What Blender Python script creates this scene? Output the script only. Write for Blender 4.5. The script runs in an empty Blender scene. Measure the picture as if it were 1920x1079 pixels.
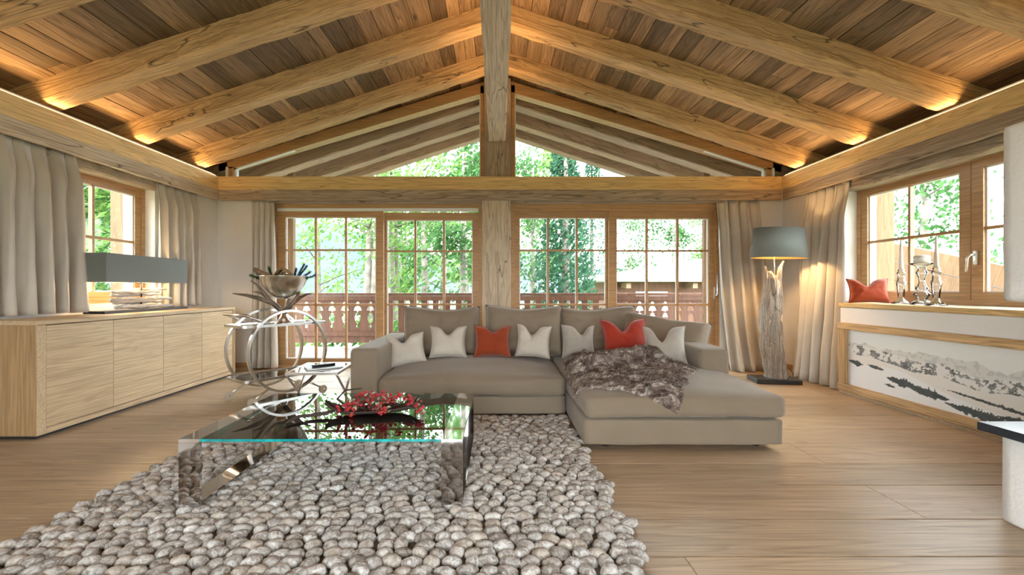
import bpy, bmesh, math, random
from mathutils import Vector, Matrix, noise as mnoise
random.seed(7)
R = random.Random(11)
S = bpy.context.scene
C = S.collection
PI = math.pi

# ------------------------------------------------------------------ camera, sky, exposure
F = 853.33; PX, PY, H = 935.0, 541.0, 1.1
cd = bpy.data.cameras.new('camera'); cam = bpy.data.objects.new('camera', cd); C.objects.link(cam)
cd.sensor_width = 36; cd.lens = 16; cd.shift_x = (960-PX)/1920; cd.shift_y = (PY-539.5)/1920
cd.clip_start = 0.05; cd.clip_end = 900
cam.location = (0, 0, H); cam.rotation_euler = (PI/2, 0, 0)
S.camera = cam
W = bpy.data.worlds.new('sky'); S.world = W; W.use_nodes = True
bgn = W.node_tree.nodes['Background']
bgn.inputs[0].default_value = (0.90, 0.96, 1.0, 1); bgn.inputs[1].default_value = 11.0
S.view_settings.view_transform = 'Standard'; S.view_settings.look = 'None'
S.view_settings.gamma = 1; S.view_settings.use_curve_mapping = False
S.view_settings.exposure = 0.68

# ------------------------------------------------------------------ materials
MATS = {}
def newmat(name):
    m = bpy.data.materials.new(name); m.use_nodes = True; MATS[name] = m
    nt = m.node_tree; b = nt.nodes['Principled BSDF']
    return m, nt, b
def N(nt, typ, **kw):
    n = nt.nodes.new(typ)
    for k, v in kw.items():
        if k.startswith('i_'): n.inputs[k[2:].replace('_', ' ')].default_value = v
        else: setattr(n, k, v)
    return n
def ramp(nt, stops):
    r = nt.nodes.new('ShaderNodeValToRGB'); e = r.color_ramp.elements
    while len(e) < len(stops): e.new(0.5)
    for q, (p, c) in zip(e, stops): q.position = p; q.color = (*c, 1) if len(c) == 3 else c
    return r
def mixc(nt, fac, a, b, blend='MIX'):
    m = nt.nodes.new('ShaderNodeMix'); m.data_type = 'RGBA'; m.blend_type = blend
    for s, v in ((m.inputs[0], fac), (m.inputs[6], a), (m.inputs[7], b)):
        if hasattr(v, 'is_linked'): nt.links.new(v, s)
        elif isinstance(v, (int, float)): s.default_value = v
        else: s.default_value = (*v, 1)
    return m.outputs[2]
def coords(nt, scale, rnd=True):
    tc = N(nt, 'ShaderNodeTexCoord'); L = nt.links
    src = tc.outputs['Object']
    if rnd:
        oi = N(nt, 'ShaderNodeObjectInfo')
        mu = N(nt, 'ShaderNodeMath', operation='MULTIPLY'); L.new(oi.outputs['Random'], mu.inputs[0]); mu.inputs[1].default_value = 47.0
        ad = N(nt, 'ShaderNodeVectorMath', operation='ADD'); L.new(src, ad.inputs[0]); L.new(mu.outputs[0], ad.inputs[1]); src = ad.outputs[0]
    mp = N(nt, 'ShaderNodeMapping'); mp.inputs['Scale'].default_value = scale; L.new(src, mp.inputs[0])
    return mp.outputs[0]
def wood(name, light, mid, dark, axis='X', rough=.6, grain=1.0, knots=.5, vary=.25, fine=1.0, bump=.25, crack=0):
    m, nt, b = newmat(name); L = nt.links
    lo, hi = .5, 7.5*grain
    sc = {'X': (lo, hi, hi), 'Y': (hi, lo, hi), 'Z': (hi, hi, lo)}[axis]
    v = coords(nt, sc)
    n1 = N(nt, 'ShaderNodeTexNoise', i_Scale=1.3, i_Detail=5.0, i_Roughness=.6, i_Distortion=.6); L.new(v, n1.inputs['Vector'])
    w = N(nt, 'ShaderNodeTexNoise', i_Scale=.9, i_Detail=2.0, i_Distortion=.3); L.new(v, w.inputs['Vector'])
    mm = N(nt, 'ShaderNodeMath', operation='MULTIPLY'); L.new(w.outputs[0], mm.inputs[0]); mm.inputs[1].default_value = 13.0*fine
    fr = N(nt, 'ShaderNodeMath', operation='FRACT'); L.new(mm.outputs[0], fr.inputs[0])
    rl = ramp(nt, [(0, (0, 0, 0)), (.55, (.15,)*3), (.88, (1, 1, 1)), (1, (.1,)*3)]); L.new(fr.outputs[0], rl.inputs[0])
    r1 = ramp(nt, [(.3, mid), (.68, light)]); L.new(n1.outputs[0], r1.inputs[0])
    g = N(nt, 'ShaderNodeMath', operation='MULTIPLY'); L.new(rl.outputs[0], g.inputs[0]); g.inputs[1].default_value = .55
    c = mixc(nt, g.outputs[0], r1.outputs[0], dark)
    sk = {'X': (1.0, 3, 3), 'Y': (3, 1.0, 3), 'Z': (3, 3, 1.0)}[axis]
    vk = coords(nt, sk)
    vo = N(nt, 'ShaderNodeTexVoronoi', i_Scale=1.15); L.new(vk, vo.inputs['Vector'])
    rk = ramp(nt, [(.035, (1, 1, 1)), (.10, (0, 0, 0))]); L.new(vo.outputs['Distance'], rk.inputs[0])
    kf = N(nt, 'ShaderNodeMath', operation='MULTIPLY'); L.new(rk.outputs[0], kf.inputs[0]); kf.inputs[1].default_value = knots
    c = mixc(nt, kf.outputs[0], c, tuple(x*.45 for x in dark))
    sf_ = {'X': (2.5, 110, 110), 'Y': (110, 2.5, 110), 'Z': (110, 110, 2.5)}[axis]
    n3 = N(nt, 'ShaderNodeTexNoise', i_Scale=1.0, i_Detail=3.0, i_Roughness=.6); L.new(coords(nt, sf_), n3.inputs['Vector'])
    r3 = ramp(nt, [(.32, (.62,)*3), (.62, (1.08,)*3)]); L.new(n3.outputs[0], r3.inputs[0])
    c = mixc(nt, .75, c, r3.outputs[0], 'MULTIPLY')
    if crack:
        sc2 = {'X': (.35, 4, 4), 'Y': (4, .35, 4), 'Z': (4, 4, .35)}[axis]
        n4 = N(nt, 'ShaderNodeTexNoise', i_Scale=1.0, i_Detail=2.5); L.new(coords(nt, sc2), n4.inputs['Vector'])
        s4 = N(nt, 'ShaderNodeMath', operation='SUBTRACT'); L.new(n4.outputs[0], s4.inputs[0]); s4.inputs[1].default_value = .5
        a4 = N(nt, 'ShaderNodeMath', operation='ABSOLUTE'); L.new(s4.outputs[0], a4.inputs[0])
        r4_ = ramp(nt, [(.0018, (crack,)*3), (.0048, (0, 0, 0))]); L.new(a4.outputs[0], r4_.inputs[0])
        c = mixc(nt, r4_.outputs[0], c, (.035, .022, .014))
    oi = N(nt, 'ShaderNodeObjectInfo')
    mr = N(nt, 'ShaderNodeMapRange'); L.new(oi.outputs['Random'], mr.inputs[0]); mr.inputs[3].default_value = 1-vary; mr.inputs[4].default_value = 1+vary*.8
    hs = N(nt, 'ShaderNodeHueSaturation'); L.new(c, hs.inputs['Color']); L.new(mr.outputs[0], hs.inputs['Value'])
    L.new(hs.outputs[0], b.inputs['Base Color']); b.inputs['Roughness'].default_value = rough
    bp = N(nt, 'ShaderNodeBump', i_Strength=bump, i_Distance=.01); L.new(rl.outputs[0], bp.inputs['Height']); bp.invert = True
    L.new(bp.outputs[0], b.inputs['Normal'])
    return m
def plain(name, col, rough=.5, metal=0, nscale=0, namt=.15, bump=0, bscale=60, spec=.5, sheen=0):
    m, nt, b = newmat(name); L = nt.links
    b.inputs['Base Color'].default_value = (*col, 1); b.inputs['Roughness'].default_value = rough
    b.inputs['Metallic'].default_value = metal; b.inputs['Specular IOR Level'].default_value = spec
    b.inputs['Sheen Weight'].default_value = sheen
    if nscale:
        v = coords(nt, (1, 1, 1)); n = N(nt, 'ShaderNodeTexNoise', i_Scale=nscale, i_Detail=4.0); L.new(v, n.inputs['Vector'])
        r = ramp(nt, [(.3, tuple(x*(1-namt) for x in col)), (.7, tuple(min(1, x*(1+namt)) for x in col))]); L.new(n.outputs[0], r.inputs[0])
        L.new(r.outputs[0], b.inputs['Base Color'])
    if bump:
        v = coords(nt, (1, 1, 1)); n = N(nt, 'ShaderNodeTexNoise', i_Scale=bscale, i_Detail=3.0); L.new(v, n.inputs['Vector'])
        bp = N(nt, 'ShaderNodeBump', i_Strength=bump, i_Distance=.01); L.new(n.outputs[0], bp.inputs['Height']); L.new(bp.outputs[0], b.inputs['Normal'])
    return m
def clearglass(name, tint=(1, 1, 1), refl=1.0):
    m, nt, b = newmat(name); L = nt.links; nt.nodes.remove(b)
    t = N(nt, 'ShaderNodeBsdfTransparent'); t.inputs[0].default_value = (*tint, 1)
    g = N(nt, 'ShaderNodeBsdfGlossy'); g.inputs['Roughness'].default_value = .01
    f = N(nt, 'ShaderNodeFresnel'); f.inputs[0].default_value = 1.5
    k = N(nt, 'ShaderNodeMath', operation='MULTIPLY'); L.new(f.outputs[0], k.inputs[0]); k.inputs[1].default_value = refl
    mx = N(nt, 'ShaderNodeMixShader'); L.new(k.outputs[0], mx.inputs[0]); L.new(t.outputs[0], mx.inputs[1]); L.new(g.outputs[0], mx.inputs[2])
    L.new(mx.outputs[0], nt.nodes['Material Output'].inputs[0])
    return m
def leafmat(name, a, b_):
    m, nt, b = newmat(name); L = nt.links; nt.nodes.remove(b)
    g = N(nt, 'ShaderNodeNewGeometry'); r = ramp(nt, [(0, a), (1, b_)]); L.new(g.outputs['Random Per Island'], r.inputs[0])
    d = N(nt, 'ShaderNodeBsdfDiffuse'); t = N(nt, 'ShaderNodeBsdfTranslucent'); L.new(r.outputs[0], d.inputs[0]); L.new(r.outputs[0], t.inputs[0])
    mx = N(nt, 'ShaderNodeMixShader'); mx.inputs[0].default_value = .45; L.new(d.outputs[0], mx.inputs[1]); L.new(t.outputs[0], mx.inputs[2])
    L.new(mx.outputs[0], nt.nodes['Material Output'].inputs[0]); return m

M_floor = wood('oak_floor', (.56, .415, .275), (.465, .335, .21), (.32, .215, .125), 'X', .40, .9, .35, .12, .9, .08)
M_ceil = wood('reclaimed_ceiling_board', (.42, .28, .15), (.225, .14, .075), (.08, .048, .028), 'Y', .6, 1.2, .8, .5, 1.3, .25)
M_beam = wood('hewn_spruce', (.65, .44, .225), (.52, .33, .15), (.30, .175, .075), 'X', .7, 1.2, .7, .10, 1.0, .5, .9)
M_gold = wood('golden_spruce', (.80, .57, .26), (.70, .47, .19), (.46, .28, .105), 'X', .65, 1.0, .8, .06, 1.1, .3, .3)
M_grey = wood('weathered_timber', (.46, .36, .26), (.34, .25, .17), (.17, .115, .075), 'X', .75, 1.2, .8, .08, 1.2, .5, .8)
M_pale = wood('pale_hewn_timber', (.66, .55, .42), (.56, .45, .32), (.36, .26, .17), 'X', .75, 1.2, .8, .08, 1.0, .5, .8)
M_larch = wood('window_larch', (.50, .29, .125), (.43, .24, .10), (.33, .175, .07), 'X', .45, 1.2, .1, .06, 1.0, .08)
M_side = wood('sideboard_oak', (.62, .47, .30), (.55, .40, .245), (.44, .30, .17), 'X', .45, 1.4, .25, .05, .9, .06)
M_sideend = wood('sideboard_oak_upright_shaded', (.46, .30, .15), (.38, .235, .11), (.28, .165, .07), 'Z', .45, 1.4, .25, .05, .9, .06)  # upright grain; shade on the end panels is mixed into this darker oak
M_rail = wood('balcony_board', (.21, .095, .055), (.165, .072, .042), (.10, .042, .026), 'Z', .7, 1.0, .3, .15, .8, .1)
M_out = wood('outdoor_timber', (.22, .12, .052), (.18, .094, .039), (.115, .058, .025), 'Z', .7, .8, .5, .08, .8, .1)
M_soff = wood('overhang_timber', (.42, .285, .18), (.33, .215, .135), (.19, .12, .075), 'X', .75, 1.0, .6, .10, 1.1, .3, .6)
M_drift = wood('driftwood', (.64, .55, .46), (.44, .355, .275), (.13, .09, .06), 'Z', .9, 3.0, .6, .05, 1.6, 1.0, .9)
M_driftx = wood('bleached_driftwood', (.80, .74, .66), (.62, .54, .45), (.25, .18, .12), 'X', .9, 2.6, .7, .05, 1.4, .7)
M_wall = plain('linen_plaster', (.74, .695, .64), .9, 0, 3, .04, .08, 300)
M_white = plain('white_plaster', (.80, .79, .78), .9, 0, 0, 0, .35, 45)
M_sofa = plain('taupe_sofa_fabric', (.235, .182, .128), .85, 0, 4, .06, .12, 400, .3, .2)
M_cream = plain('cream_cushion_fabric', (.54, .48, .41), .85, 0, 5, .06, .12, 400, .3, .2)
M_taupe2 = plain('silvery_cushion_fabric', (.40, .355, .305), .7, 0, 5, .08, .12, 300, .3, .3)
M_rust = plain('rust_velvet', (.29, .042, .010), .8, 0, 4, .12, .1, 300, .2, .3)
M_red = plain('red_velvet', (.32, .030, .014), .8, 0, 4, .12, .1, 300, .2, .3)
M_curt = plain('silk_curtain', (.50, .445, .37), .5, 0, 3, .08, .08, 250, .4, .3)
M_chrome = plain('polished_steel', (.62, .60, .585), .045, 1)
M_silver = plain('brushed_silver', (.66, .63, .60), .25, 1)
M_trol = plain('satin_nickel', (.72, .70, .67), .28, 1)
M_black = plain('black_metal', (.02, .022, .026), .35)
M_slab = plain('dark_stone_slab', (.022, .028, .038), .3)
M_shade = plain('grey_green_shade', (.17, .185, .175), .8, 0, 0, 0, .1, 500)
M_gshade = plain('gold_lining', (.85, .60, .24), .35, .7)
M_handle = plain('satin_handle', (.7, .68, .64), .3, 1)
M_glass = clearglass('window_glass', (.97, .985, .98), .03)
M_gasket = plain('white_gasket', (.75, .77, .77), .5)
M_tglass = clearglass('table_glass', (.88, .97, .94), 1.5)
M_tedge = plain('glass_edge', (.0, .30, .30), .08, 0, 14, .6, spec=.8)
M_crystal = clearglass('crystal', (.90, .92, .92), 2.2)
M_candle = plain('white_wax', (.82, .80, .75), .5)
M_berry = plain('red_berry', (.36, .010, .014), .3)
M_twig = plain('dark_twig', (.05, .032, .025), .8)
M_pleaf = plain('pale_leaf', (.42, .47, .33), .6)
M_green = leafmat('fir_green', (.02, .075, .035), (.06, .16, .07))
M_antler = plain('antler', (.16, .11, .075), .45, 0, 8, .6, .2, 40)
M_bark = plain('curled_bark', (.30, .19, .11), .8, 0, 12, .5, .4, 60)
M_terr = plain('terrace_stone', (.30, .30, .295), .8, 0, 3, .1)
M_grass = plain('meadow_grass', (.15, .175, .085), .95, 0, .3, .3)
M_hill = plain('hazed_forest_hill', (.012, .0245, .044), .95, 0, .05, .4)  # forest hill with the blue of distant haze put into its base colour
M_trunk = plain('birch_trunk', (.20, .17, .145), .9, 0, 6, .4)
M_snow = plain('white_metal_roof', (.42, .44, .48), .6, 0, 4, .2)
M_mag = plain('magazine_cover', (.10, .13, .17), .25)
M_page = plain('paper', (.75, .74, .72), .7)
M_rubber = plain('wheel_disc', (.50, .42, .32), .5)
M_felt = plain('rug_backing', (.20, .175, .15), .95)
ml = [leafmat('leaf_spring', (.07, .155, .03), (.18, .29, .09)), leafmat('leaf_mid', (.03, .09, .028), (.085, .17, .062)), leafmat('leaf_needle', (.025, .075, .042), (.065, .14, .08))]
# felt stones
M_stone, nt, b = newmat('felted_wool_stone'); L = nt.links
g = N(nt, 'ShaderNodeNewGeometry'); oi = N(nt, 'ShaderNodeObjectInfo'); ad = N(nt, 'ShaderNodeMath', operation='ADD')
L.new(g.outputs['Random Per Island'], ad.inputs[0]); L.new(oi.outputs['Random'], ad.inputs[1]); fr = N(nt, 'ShaderNodeMath', operation='FRACT'); L.new(ad.outputs[0], fr.inputs[0])
ra = ramp(nt, [(0, (.46, .42, .38)), (.3, (.62, .595, .57)), (.7, (.74, .73, .72)), (1, (.62, .57, .51))]); L.new(fr.outputs[0], ra.inputs[0])
rb = ramp(nt, [(0, (.17, .14, .12)), (.5, (.30, .265, .235)), (1, (.38, .32, .265))]); L.new(fr.outputs[0], rb.inputs[0])
gp = N(nt, 'ShaderNodeNewGeometry'); nz = N(nt, 'ShaderNodeTexNoise', i_Scale=34.0, i_Detail=5.0, i_Roughness=.65, i_Distortion=1.2); L.new(gp.outputs['Position'], nz.inputs['Vector'])
rc = ramp(nt, [(.40, (0, 0, 0)), (.62, (1, 1, 1))]); L.new(nz.outputs[0], rc.inputs[0])
L.new(mixc(nt, rc.outputs[0], ra.outputs[0], rb.outputs[0]), b.inputs['Base Color']); b.inputs['Roughness'].default_value = .95; b.inputs['Specular IOR Level'].default_value = .15
n2 = N(nt, 'ShaderNodeTexNoise', i_Scale=220.0, i_Detail=3.0); L.new(gp.outputs['Position'], n2.inputs['Vector'])
bp = N(nt, 'ShaderNodeBump', i_Strength=.35, i_Distance=.004); L.new(n2.outputs[0], bp.inputs['Height']); L.new(bp.outputs[0], b.inputs['Normal'])
# fur
M_fur, nt, b = newmat('brown_grey_fur'); L = nt.links
tc = N(nt, 'ShaderNodeTexCoord'); mp = N(nt, 'ShaderNodeMapping'); mp.inputs['Scale'].default_value = (7, 16, 7); L.new(tc.outputs['Object'], mp.inputs[0])
nz = N(nt, 'ShaderNodeTexNoise', i_Scale=1.6, i_Detail=6.0, i_Roughness=.7, i_Distortion=1.0); L.new(mp.outputs[0], nz.inputs['Vector'])
ra = ramp(nt, [(.34, (.03, .022, .02)), (.45, (.14, .10, .085)), (.55, (.30, .24, .205)), (.64, (.66, .61, .57))]); L.new(nz.outputs[0], ra.inputs[0])
L.new(ra.outputs[0], b.inputs['Base Color']); b.inputs['Roughness'].default_value = .9; b.inputs['Specular IOR Level'].default_value = .1
# printed picture
M_print, nt, b = newmat('printed_panorama'); L = nt.links
at = N(nt, 'ShaderNodeVertexColor'); at.layer_name = 'print'; L.new(at.outputs[0], b.inputs['Base Color']); b.inputs['Roughness'].default_value = .6
def emis(name, col, st):
    m, nt, b = newmat(name); b.inputs['Emission Color'].default_value = (*col, 1); b.inputs['Emission Strength'].default_value = st; b.inputs['Base Color'].default_value = (*col, 1); return m
M_led = emis('led_strip', (1, .62, .25), 6); M_bulb = emis('bulb', (1, .72, .38), 30)

# ------------------------------------------------------------------ helpers
def tag(o, label=None, cat=None, group=None, kind=None):
    if label: o['label'] = label
    if cat: o['category'] = cat
    if group: o['group'] = group
    if kind: o['kind'] = kind
    return o
def link(name, me, mat=None, parent=None, loc=(0, 0, 0), rot=(0, 0, 0), smooth=False):
    o = bpy.data.objects.new(name, me); C.objects.link(o); o.location = loc; o.rotation_euler = rot
    if mat and not me.materials: me.materials.append(mat)
    if parent: o.parent = parent
    if smooth:
        for p in me.polygons: p.use_smooth = True
    return o
def empty(name, loc=(0, 0, 0), rz=0):
    o = bpy.data.objects.new(name, None); C.objects.link(o); o.location = loc; o.rotation_euler = (0, 0, rz); o.empty_display_size = .1; return o
def raw(name, v, f, mat, parent=None, smooth=False, loc=(0, 0, 0), rot=(0, 0, 0)):
    me = bpy.data.meshes.new(name); me.from_pydata([tuple(p) for p in v], [], f); me.update(); return link(name, me, mat, parent, loc, rot, smooth)
CACHE = {}
def boxmesh(dx, dy, dz, bev=0):
    k = (round(dx, 4), round(dy, 4), round(dz, 4), bev)
    if k in CACHE: return CACHE[k].copy()
    bm = bmesh.new(); bmesh.ops.create_cube(bm, size=1)
    bmesh.ops.scale(bm, vec=(dx, dy, dz), verts=bm.verts)
    if bev: bmesh.ops.bevel(bm, geom=bm.edges[:], offset=bev, segments=1 if bev < .01 else 3, affect='EDGES', profile=.5)
    me = bpy.data.meshes.new('box'); bm.to_mesh(me); bm.free(); CACHE[k] = me; return me.copy()
def box(name, x0, x1, y0, y1, z0, z1, mat, parent=None, bev=0, rot=(0, 0, 0)):
    me = boxmesh(abs(x1-x0), abs(y1-y0), abs(z1-z0), bev); me.name = name
    return link(name, me, mat, parent, ((x0+x1)/2, (y0+y1)/2, (z0+z1)/2), rot)
def tubegeo(path, rad, seg=8, cap=True):
    P = [Vector(p) for p in path]; n = len(P)
    rad = [rad]*n if isinstance(rad, (int, float)) else rad
    v, f = [], []; up = None
    for i in range(n):
        t = (P[min(i+1, n-1)]-P[max(i-1, 0)]).normalized()
        if up is None: up = t.orthogonal().normalized()
        up = (up-t*up.dot(t)).normalized(); s = t.cross(up)
        for k in range(seg):
            a = 2*PI*k/seg; v.append(P[i]+(up*math.cos(a)+s*math.sin(a))*rad[i])
    for i in range(n-1):
        for k in range(seg):
            f.append((i*seg+k, i*seg+(k+1) % seg, (i+1)*seg+(k+1) % seg, (i+1)*seg+k))
    if cap: f.append(tuple(range(seg))[::-1]); f.append(tuple((n-1)*seg+k for k in range(seg)))
    return v, f
def tube(name, path, rad, mat, parent=None, seg=8, loc=(0, 0, 0)):
    v, f = tubegeo(path, rad, seg); return raw(name, v, f, mat, parent, True, loc)
def ringtube(name, c, r, ax, wid, thick, mat, parent, n=64):
    # flat band ring in the local XZ plane, centre c
    v, f = [], []
    for i in range(n):
        a = 2*PI*i/n
        for (rr, yy) in ((r-thick/2, -wid/2), (r+thick/2, -wid/2), (r+thick/2, wid/2), (r-thick/2, wid/2)):
            v.append((c[0]+rr*math.cos(a), c[1]+yy, c[2]+rr*math.sin(a)))
    for i in range(n):
        j = (i+1) % n
        for k in range(4): f.append((i*4+k, i*4+(k+1) % 4, j*4+(k+1) % 4, j*4+k))
    return raw(name, v, f, mat, parent)
def lathe(name, prof, mat, parent=None, seg=32, loc=(0, 0, 0), sx=1, sy=1, smooth=True, rot=(0, 0, 0)):
    v, f = [], []; n = len(prof)
    for (r, z) in prof:
        for k in range(seg):
            a = 2*PI*k/seg; v.append((r*math.cos(a)*sx, r*math.sin(a)*sy, z))
    for i in range(n-1):
        for k in range(seg): f.append((i*seg+k, i*seg+(k+1) % seg, (i+1)*seg+(k+1) % seg, (i+1)*seg+k))
    if prof[0][0] > 1e-4: f.append(tuple(range(seg))[::-1])
    if prof[-1][0] > 1e-4: f.append(tuple((n-1)*seg+k for k in range(seg)))
    return raw(name, v, f, mat, parent, smooth, loc, rot)
def fbm(p, s=1.0): return mnoise.fractal(Vector(p)*s, 1.0, 2.0, 3)
def beam(name, p0, p1, w, h, mat, parent=None, rough=.008, seg=30, cham=.012, seed=0):
    """hewn timber from p0 to p1 (axis on the top-centre line minus h/2); w horizontal, h vertical"""
    p0, p1 = Vector(p0), Vector(p1); Ln = (p1-p0).length
    pr = []
    c = cham
    for (y, z) in ((-w/2+c, -h/2), (0, -h/2), (w/2-c, -h/2), (w/2, -h/2+c), (w/2, 0), (w/2, h/2), (0, h/2), (-w/2, h/2), (-w/2, 0), (-w/2, -h/2+c)): pr.append((y, z))
    v, f = [], []; n = len(pr)
    for i in range(seg+1):
        x = -Ln/2+Ln*i/seg
        for (y, z) in pr:
            q = Vector((x*4.5+seed*7.3, y*9+seed, z*9))
            k = rough
            dy = k*fbm(q)+(k*.6*fbm(q*3)); dz = k*fbm(q+Vector((9, 4, 2)))
            if z > h/2-1e-5: dz = 0
            v.append((x, y+dy, z+dz))
    for i in range(seg):
        for k in range(n): f.append((i*n+k, (i+1)*n+k, (i+1)*n+(k+1) % n, i*n+(k+1) % n))
    f.append(tuple(range(n))); f.append(tuple(seg*n+k for k in range(n))[::-1])
    o = raw(name, v, f, mat, parent)
    d = (p1-p0).normalized()
    zax = Vector((0, 0, 1)); yax = zax.cross(d)
    if yax.length < 1e-4: yax = Vector((0, 1, 0))
    yax.normalize(); zax = d.cross(yax)
    o.matrix_world = Matrix.Translation((p0+p1)/2) @ Matrix((d, yax, zax)).transposed().to_4x4()
    return o
def softbox(name, w, d, h, r, mat, parent, loc, crown=.03, puff=.0, n=14, wr=.004, seed=0, rot=(0, 0, 0)):
    bm = bmesh.new(); bmesh.ops.create_cube(bm, size=2)
    bmesh.ops.subdivide_edges(bm, edges=bm.edges[:], cuts=n, use_grid_fill=True)
    hw, hd, hh = w/2, d/2, h/2
    for q in bm.verts:
        u, vv, s = q.co
        # denser towards edges
        e = lambda t: math.copysign(abs(t)**.6, t) if abs(t) < 1 else t
        p = Vector((e(u)*hw, e(vv)*hd, e(s)*hh))
        inner = Vector((max(-hw+r, min(hw-r, p.x)), max(-hd+r, min(hd-r, p.y)), max(-hh+r, min(hh-r, p.z))))
        dl = p-inner
        if dl.length > 1e-6: p = inner+dl.normalized()*r if dl.length > r*.5 else p
        a, b_, c_ = p.x/hw, p.y/hd, p.z/hh
        if p.z > 0: p.z += crown*max(0, 1-a*a)*max(0, 1-b_*b_)*c_
        p.y += puff*b_*max(0, 1-a*a)*max(0, 1-c_*c_); p.x += puff*a*max(0, 1-b_*b_)*max(0, 1-c_*c_)
        k = Vector((p.x*5+seed*3.1, p.y*5, p.z*5+seed)); p += Vector((fbm(k), fbm(k+Vector((5, 5, 5))), fbm(k+Vector((2, 8, 1)))))*wr+Vector((fbm(k*3.3), fbm(k*3.3+Vector((3, 1, 4))), fbm(k*3.3+Vector((7, 7, 2)))))*wr*.4
        q.co = p
    me = bpy.data.meshes.new(name); bm.to_mesh(me); bm.free()
    return link(name, me, mat, parent, loc, rot, True)
def pillowgeo(w, h, t, chop=.09, chopx=0.0, seed=0, skew=0, pinch=.13, pw=4, cw=.32, wrk=.010, n=22):
    """local: X across, Z up (0 at bottom), Y thickness; front is -Y"""
    v, f = [], []; idx = {}
    for side in (0, 1):
        for i in range(n+1):
            for j in range(n+1):
                u, s = 2*i/n-1, 2*j/n-1
                border = i in (0, n) or j in (0, n)
                if side and border: idx[1, i, j] = idx[0, i, j]; continue
                x = w/2*u*(1-pinch*(1-s*s)); z = h/2*s*(1-pinch*.7*(1-u*u))
                th = t/2*(max(0, 1-abs(u)**pw)**.6)*(max(0, 1-abs(s)**pw)**.6)
                if s > -.6:
                    k = ((s+.6)/1.6)**2*math.exp(-((u-chopx)/cw)**2)
                    z -= chop*k*1.1; th *= 1-.35*k
                    x += .03*k*(u-chopx)
                x += skew*(z+h/2)
                q = Vector((x*9+seed*5, z*9, side*3.0)); y = (-1 if side == 0 else 1)*th
                wr = wrk*(fbm(q)+.5*fbm(q*2.7))*(th/(t/2)+.1)
                idx[side, i, j] = len(v); v.append((x+wr*.4, y+wr, z+h/2))
    for side in (0, 1):
        for i in range(n):
            for j in range(n):
                a = (idx[side, i, j], idx[side, i+1, j], idx[side, i+1, j+1], idx[side, i, j+1]); f.append(a if side == 0 else a[::-1])
    seam = [v[idx[0, i, 0]] for i in range(n+1)]+[v[idx[0, n, j]] for j in range(1, n+1)]+[v[idx[0, i, n]] for i in range(n-1, -1, -1)]+[v[idx[0, 0, j]] for j in range(n-1, -1, -1)]
    return v, f, seam
def pillow(name, w, h, t, mat, label, loc, rot, chop=.09, chopx=0.0, seed=0, group=None, skew=0):
    v, f, seam = pillowgeo(w, h, t, chop, chopx, seed, skew)
    body = empty(name, loc); body.rotation_euler = rot
    cv = raw('cushion_cover', v, f, mat, body, True)
    tube('piping', seam, .004, mat, body, 6)
    return tag(body, label, 'cushion', group)
def W3(px, py, Y): return Vector(((px-PX)/F*Y, Y, H-(py-PY)/F*Y))

XL, XR, YB, YF = -3.89, 3.93, 6.30, -2.6       # walls
LX, RX, LY = -3.76, 3.80, 6.10                 # inner faces of the cove ledges
PITCH = .327; RB = 3.90; CE = 4.095            # rafter bottoms / ceiling at the ridge line

# ------------------------------------------------------------------ floor
fl = box('floor', XL-.3, XR+.3, YF-.2, 6.55, -.14, -.022, M_felt); tag(fl, 'wide pale oak plank floor across the whole room', 'floor', kind='structure')
rows = [1.866, 2.168, 2.544, 2.853, 3.237, 3.556, 3.927, 4.286]
while rows[-1] < 6.45: rows.append(rows[-1]+R.choice((.31, .345, .37)))
while rows[0] > YF: rows.insert(0, rows[0]-R.choice((.31, .345, .37)))
def child(o, p): o.parent = p; o.matrix_parent_inverse = p.matrix_basis.inverted(); return o
for i in range(len(rows)-1):
    y0, y1 = rows[i], min(rows[i+1], 6.5); x = XL-.2-R.random()*1.5
    if y1-y0 < .05: continue
    while x < XR+.2:
        ln = R.uniform(2.2, 4.2); x1 = min(x+ln, XR+.25); x0 = max(x, XL-.2)
        if x1-x0 > .15: child(box('plank', x0+.0012, x1-.0012, y0+.0035, y1-.0035, -.022, 0, M_floor, bev=.002), fl)
        x += ln

# ------------------------------------------------------------------ walls
def wallwith(name, axis, pos, thick, a0, a1, z0, z1, holes, mat, label, sgn):
    """axis 'x': wall plane x=pos spanning y in a0..a1; holes (a,b,z0,z1) sorted"""
    parts = []; a = a0
    for (h0, h1, q0, q1) in sorted(holes):
        parts += [(a, h0, z0, z1), (h0, h1, z0, q0), (h0, h1, q1, z1)]; a = h1
    parts.append((a, a1, z0, z1))
    v, f = [], []
    for (b0, b1, c0, c1) in parts:
        if b1-b0 < 1e-3 or c1-c0 < 1e-3: continue
        n = len(v); p, q = pos, pos+sgn*thick
        for (k, b_, c_) in ((p, b0, c0), (p, b1, c0), (p, b1, c1), (p, b0, c1), (q, b0, c0), (q, b1, c0), (q, b1, c1), (q, b0, c1)):
            v.append((k, b_, c_) if axis == 'x' else (b_, k, c_))
        f += [tuple(n+i for i in t) for t in ((0, 1, 2, 3), (7, 6, 5, 4), (0, 4, 5, 1), (1, 5, 6, 2), (2, 6, 7, 3), (3, 7, 4, 0))]
    return tag(raw(name, v, f, mat), label, 'wall', kind='structure')
WY0, WY1, WZ0, WZ1 = 2.75, 5.17, .95, 2.24
wallwith('wall_left', 'x', XL, .36, YF, YB+.3, -.02, 2.50, [(-1.9, -.2, .9, 2.24), (3.88, 5.15, WZ0, WZ1)], M_wall, 'pale linen-coloured wall behind the oak sideboard', -1)
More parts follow.
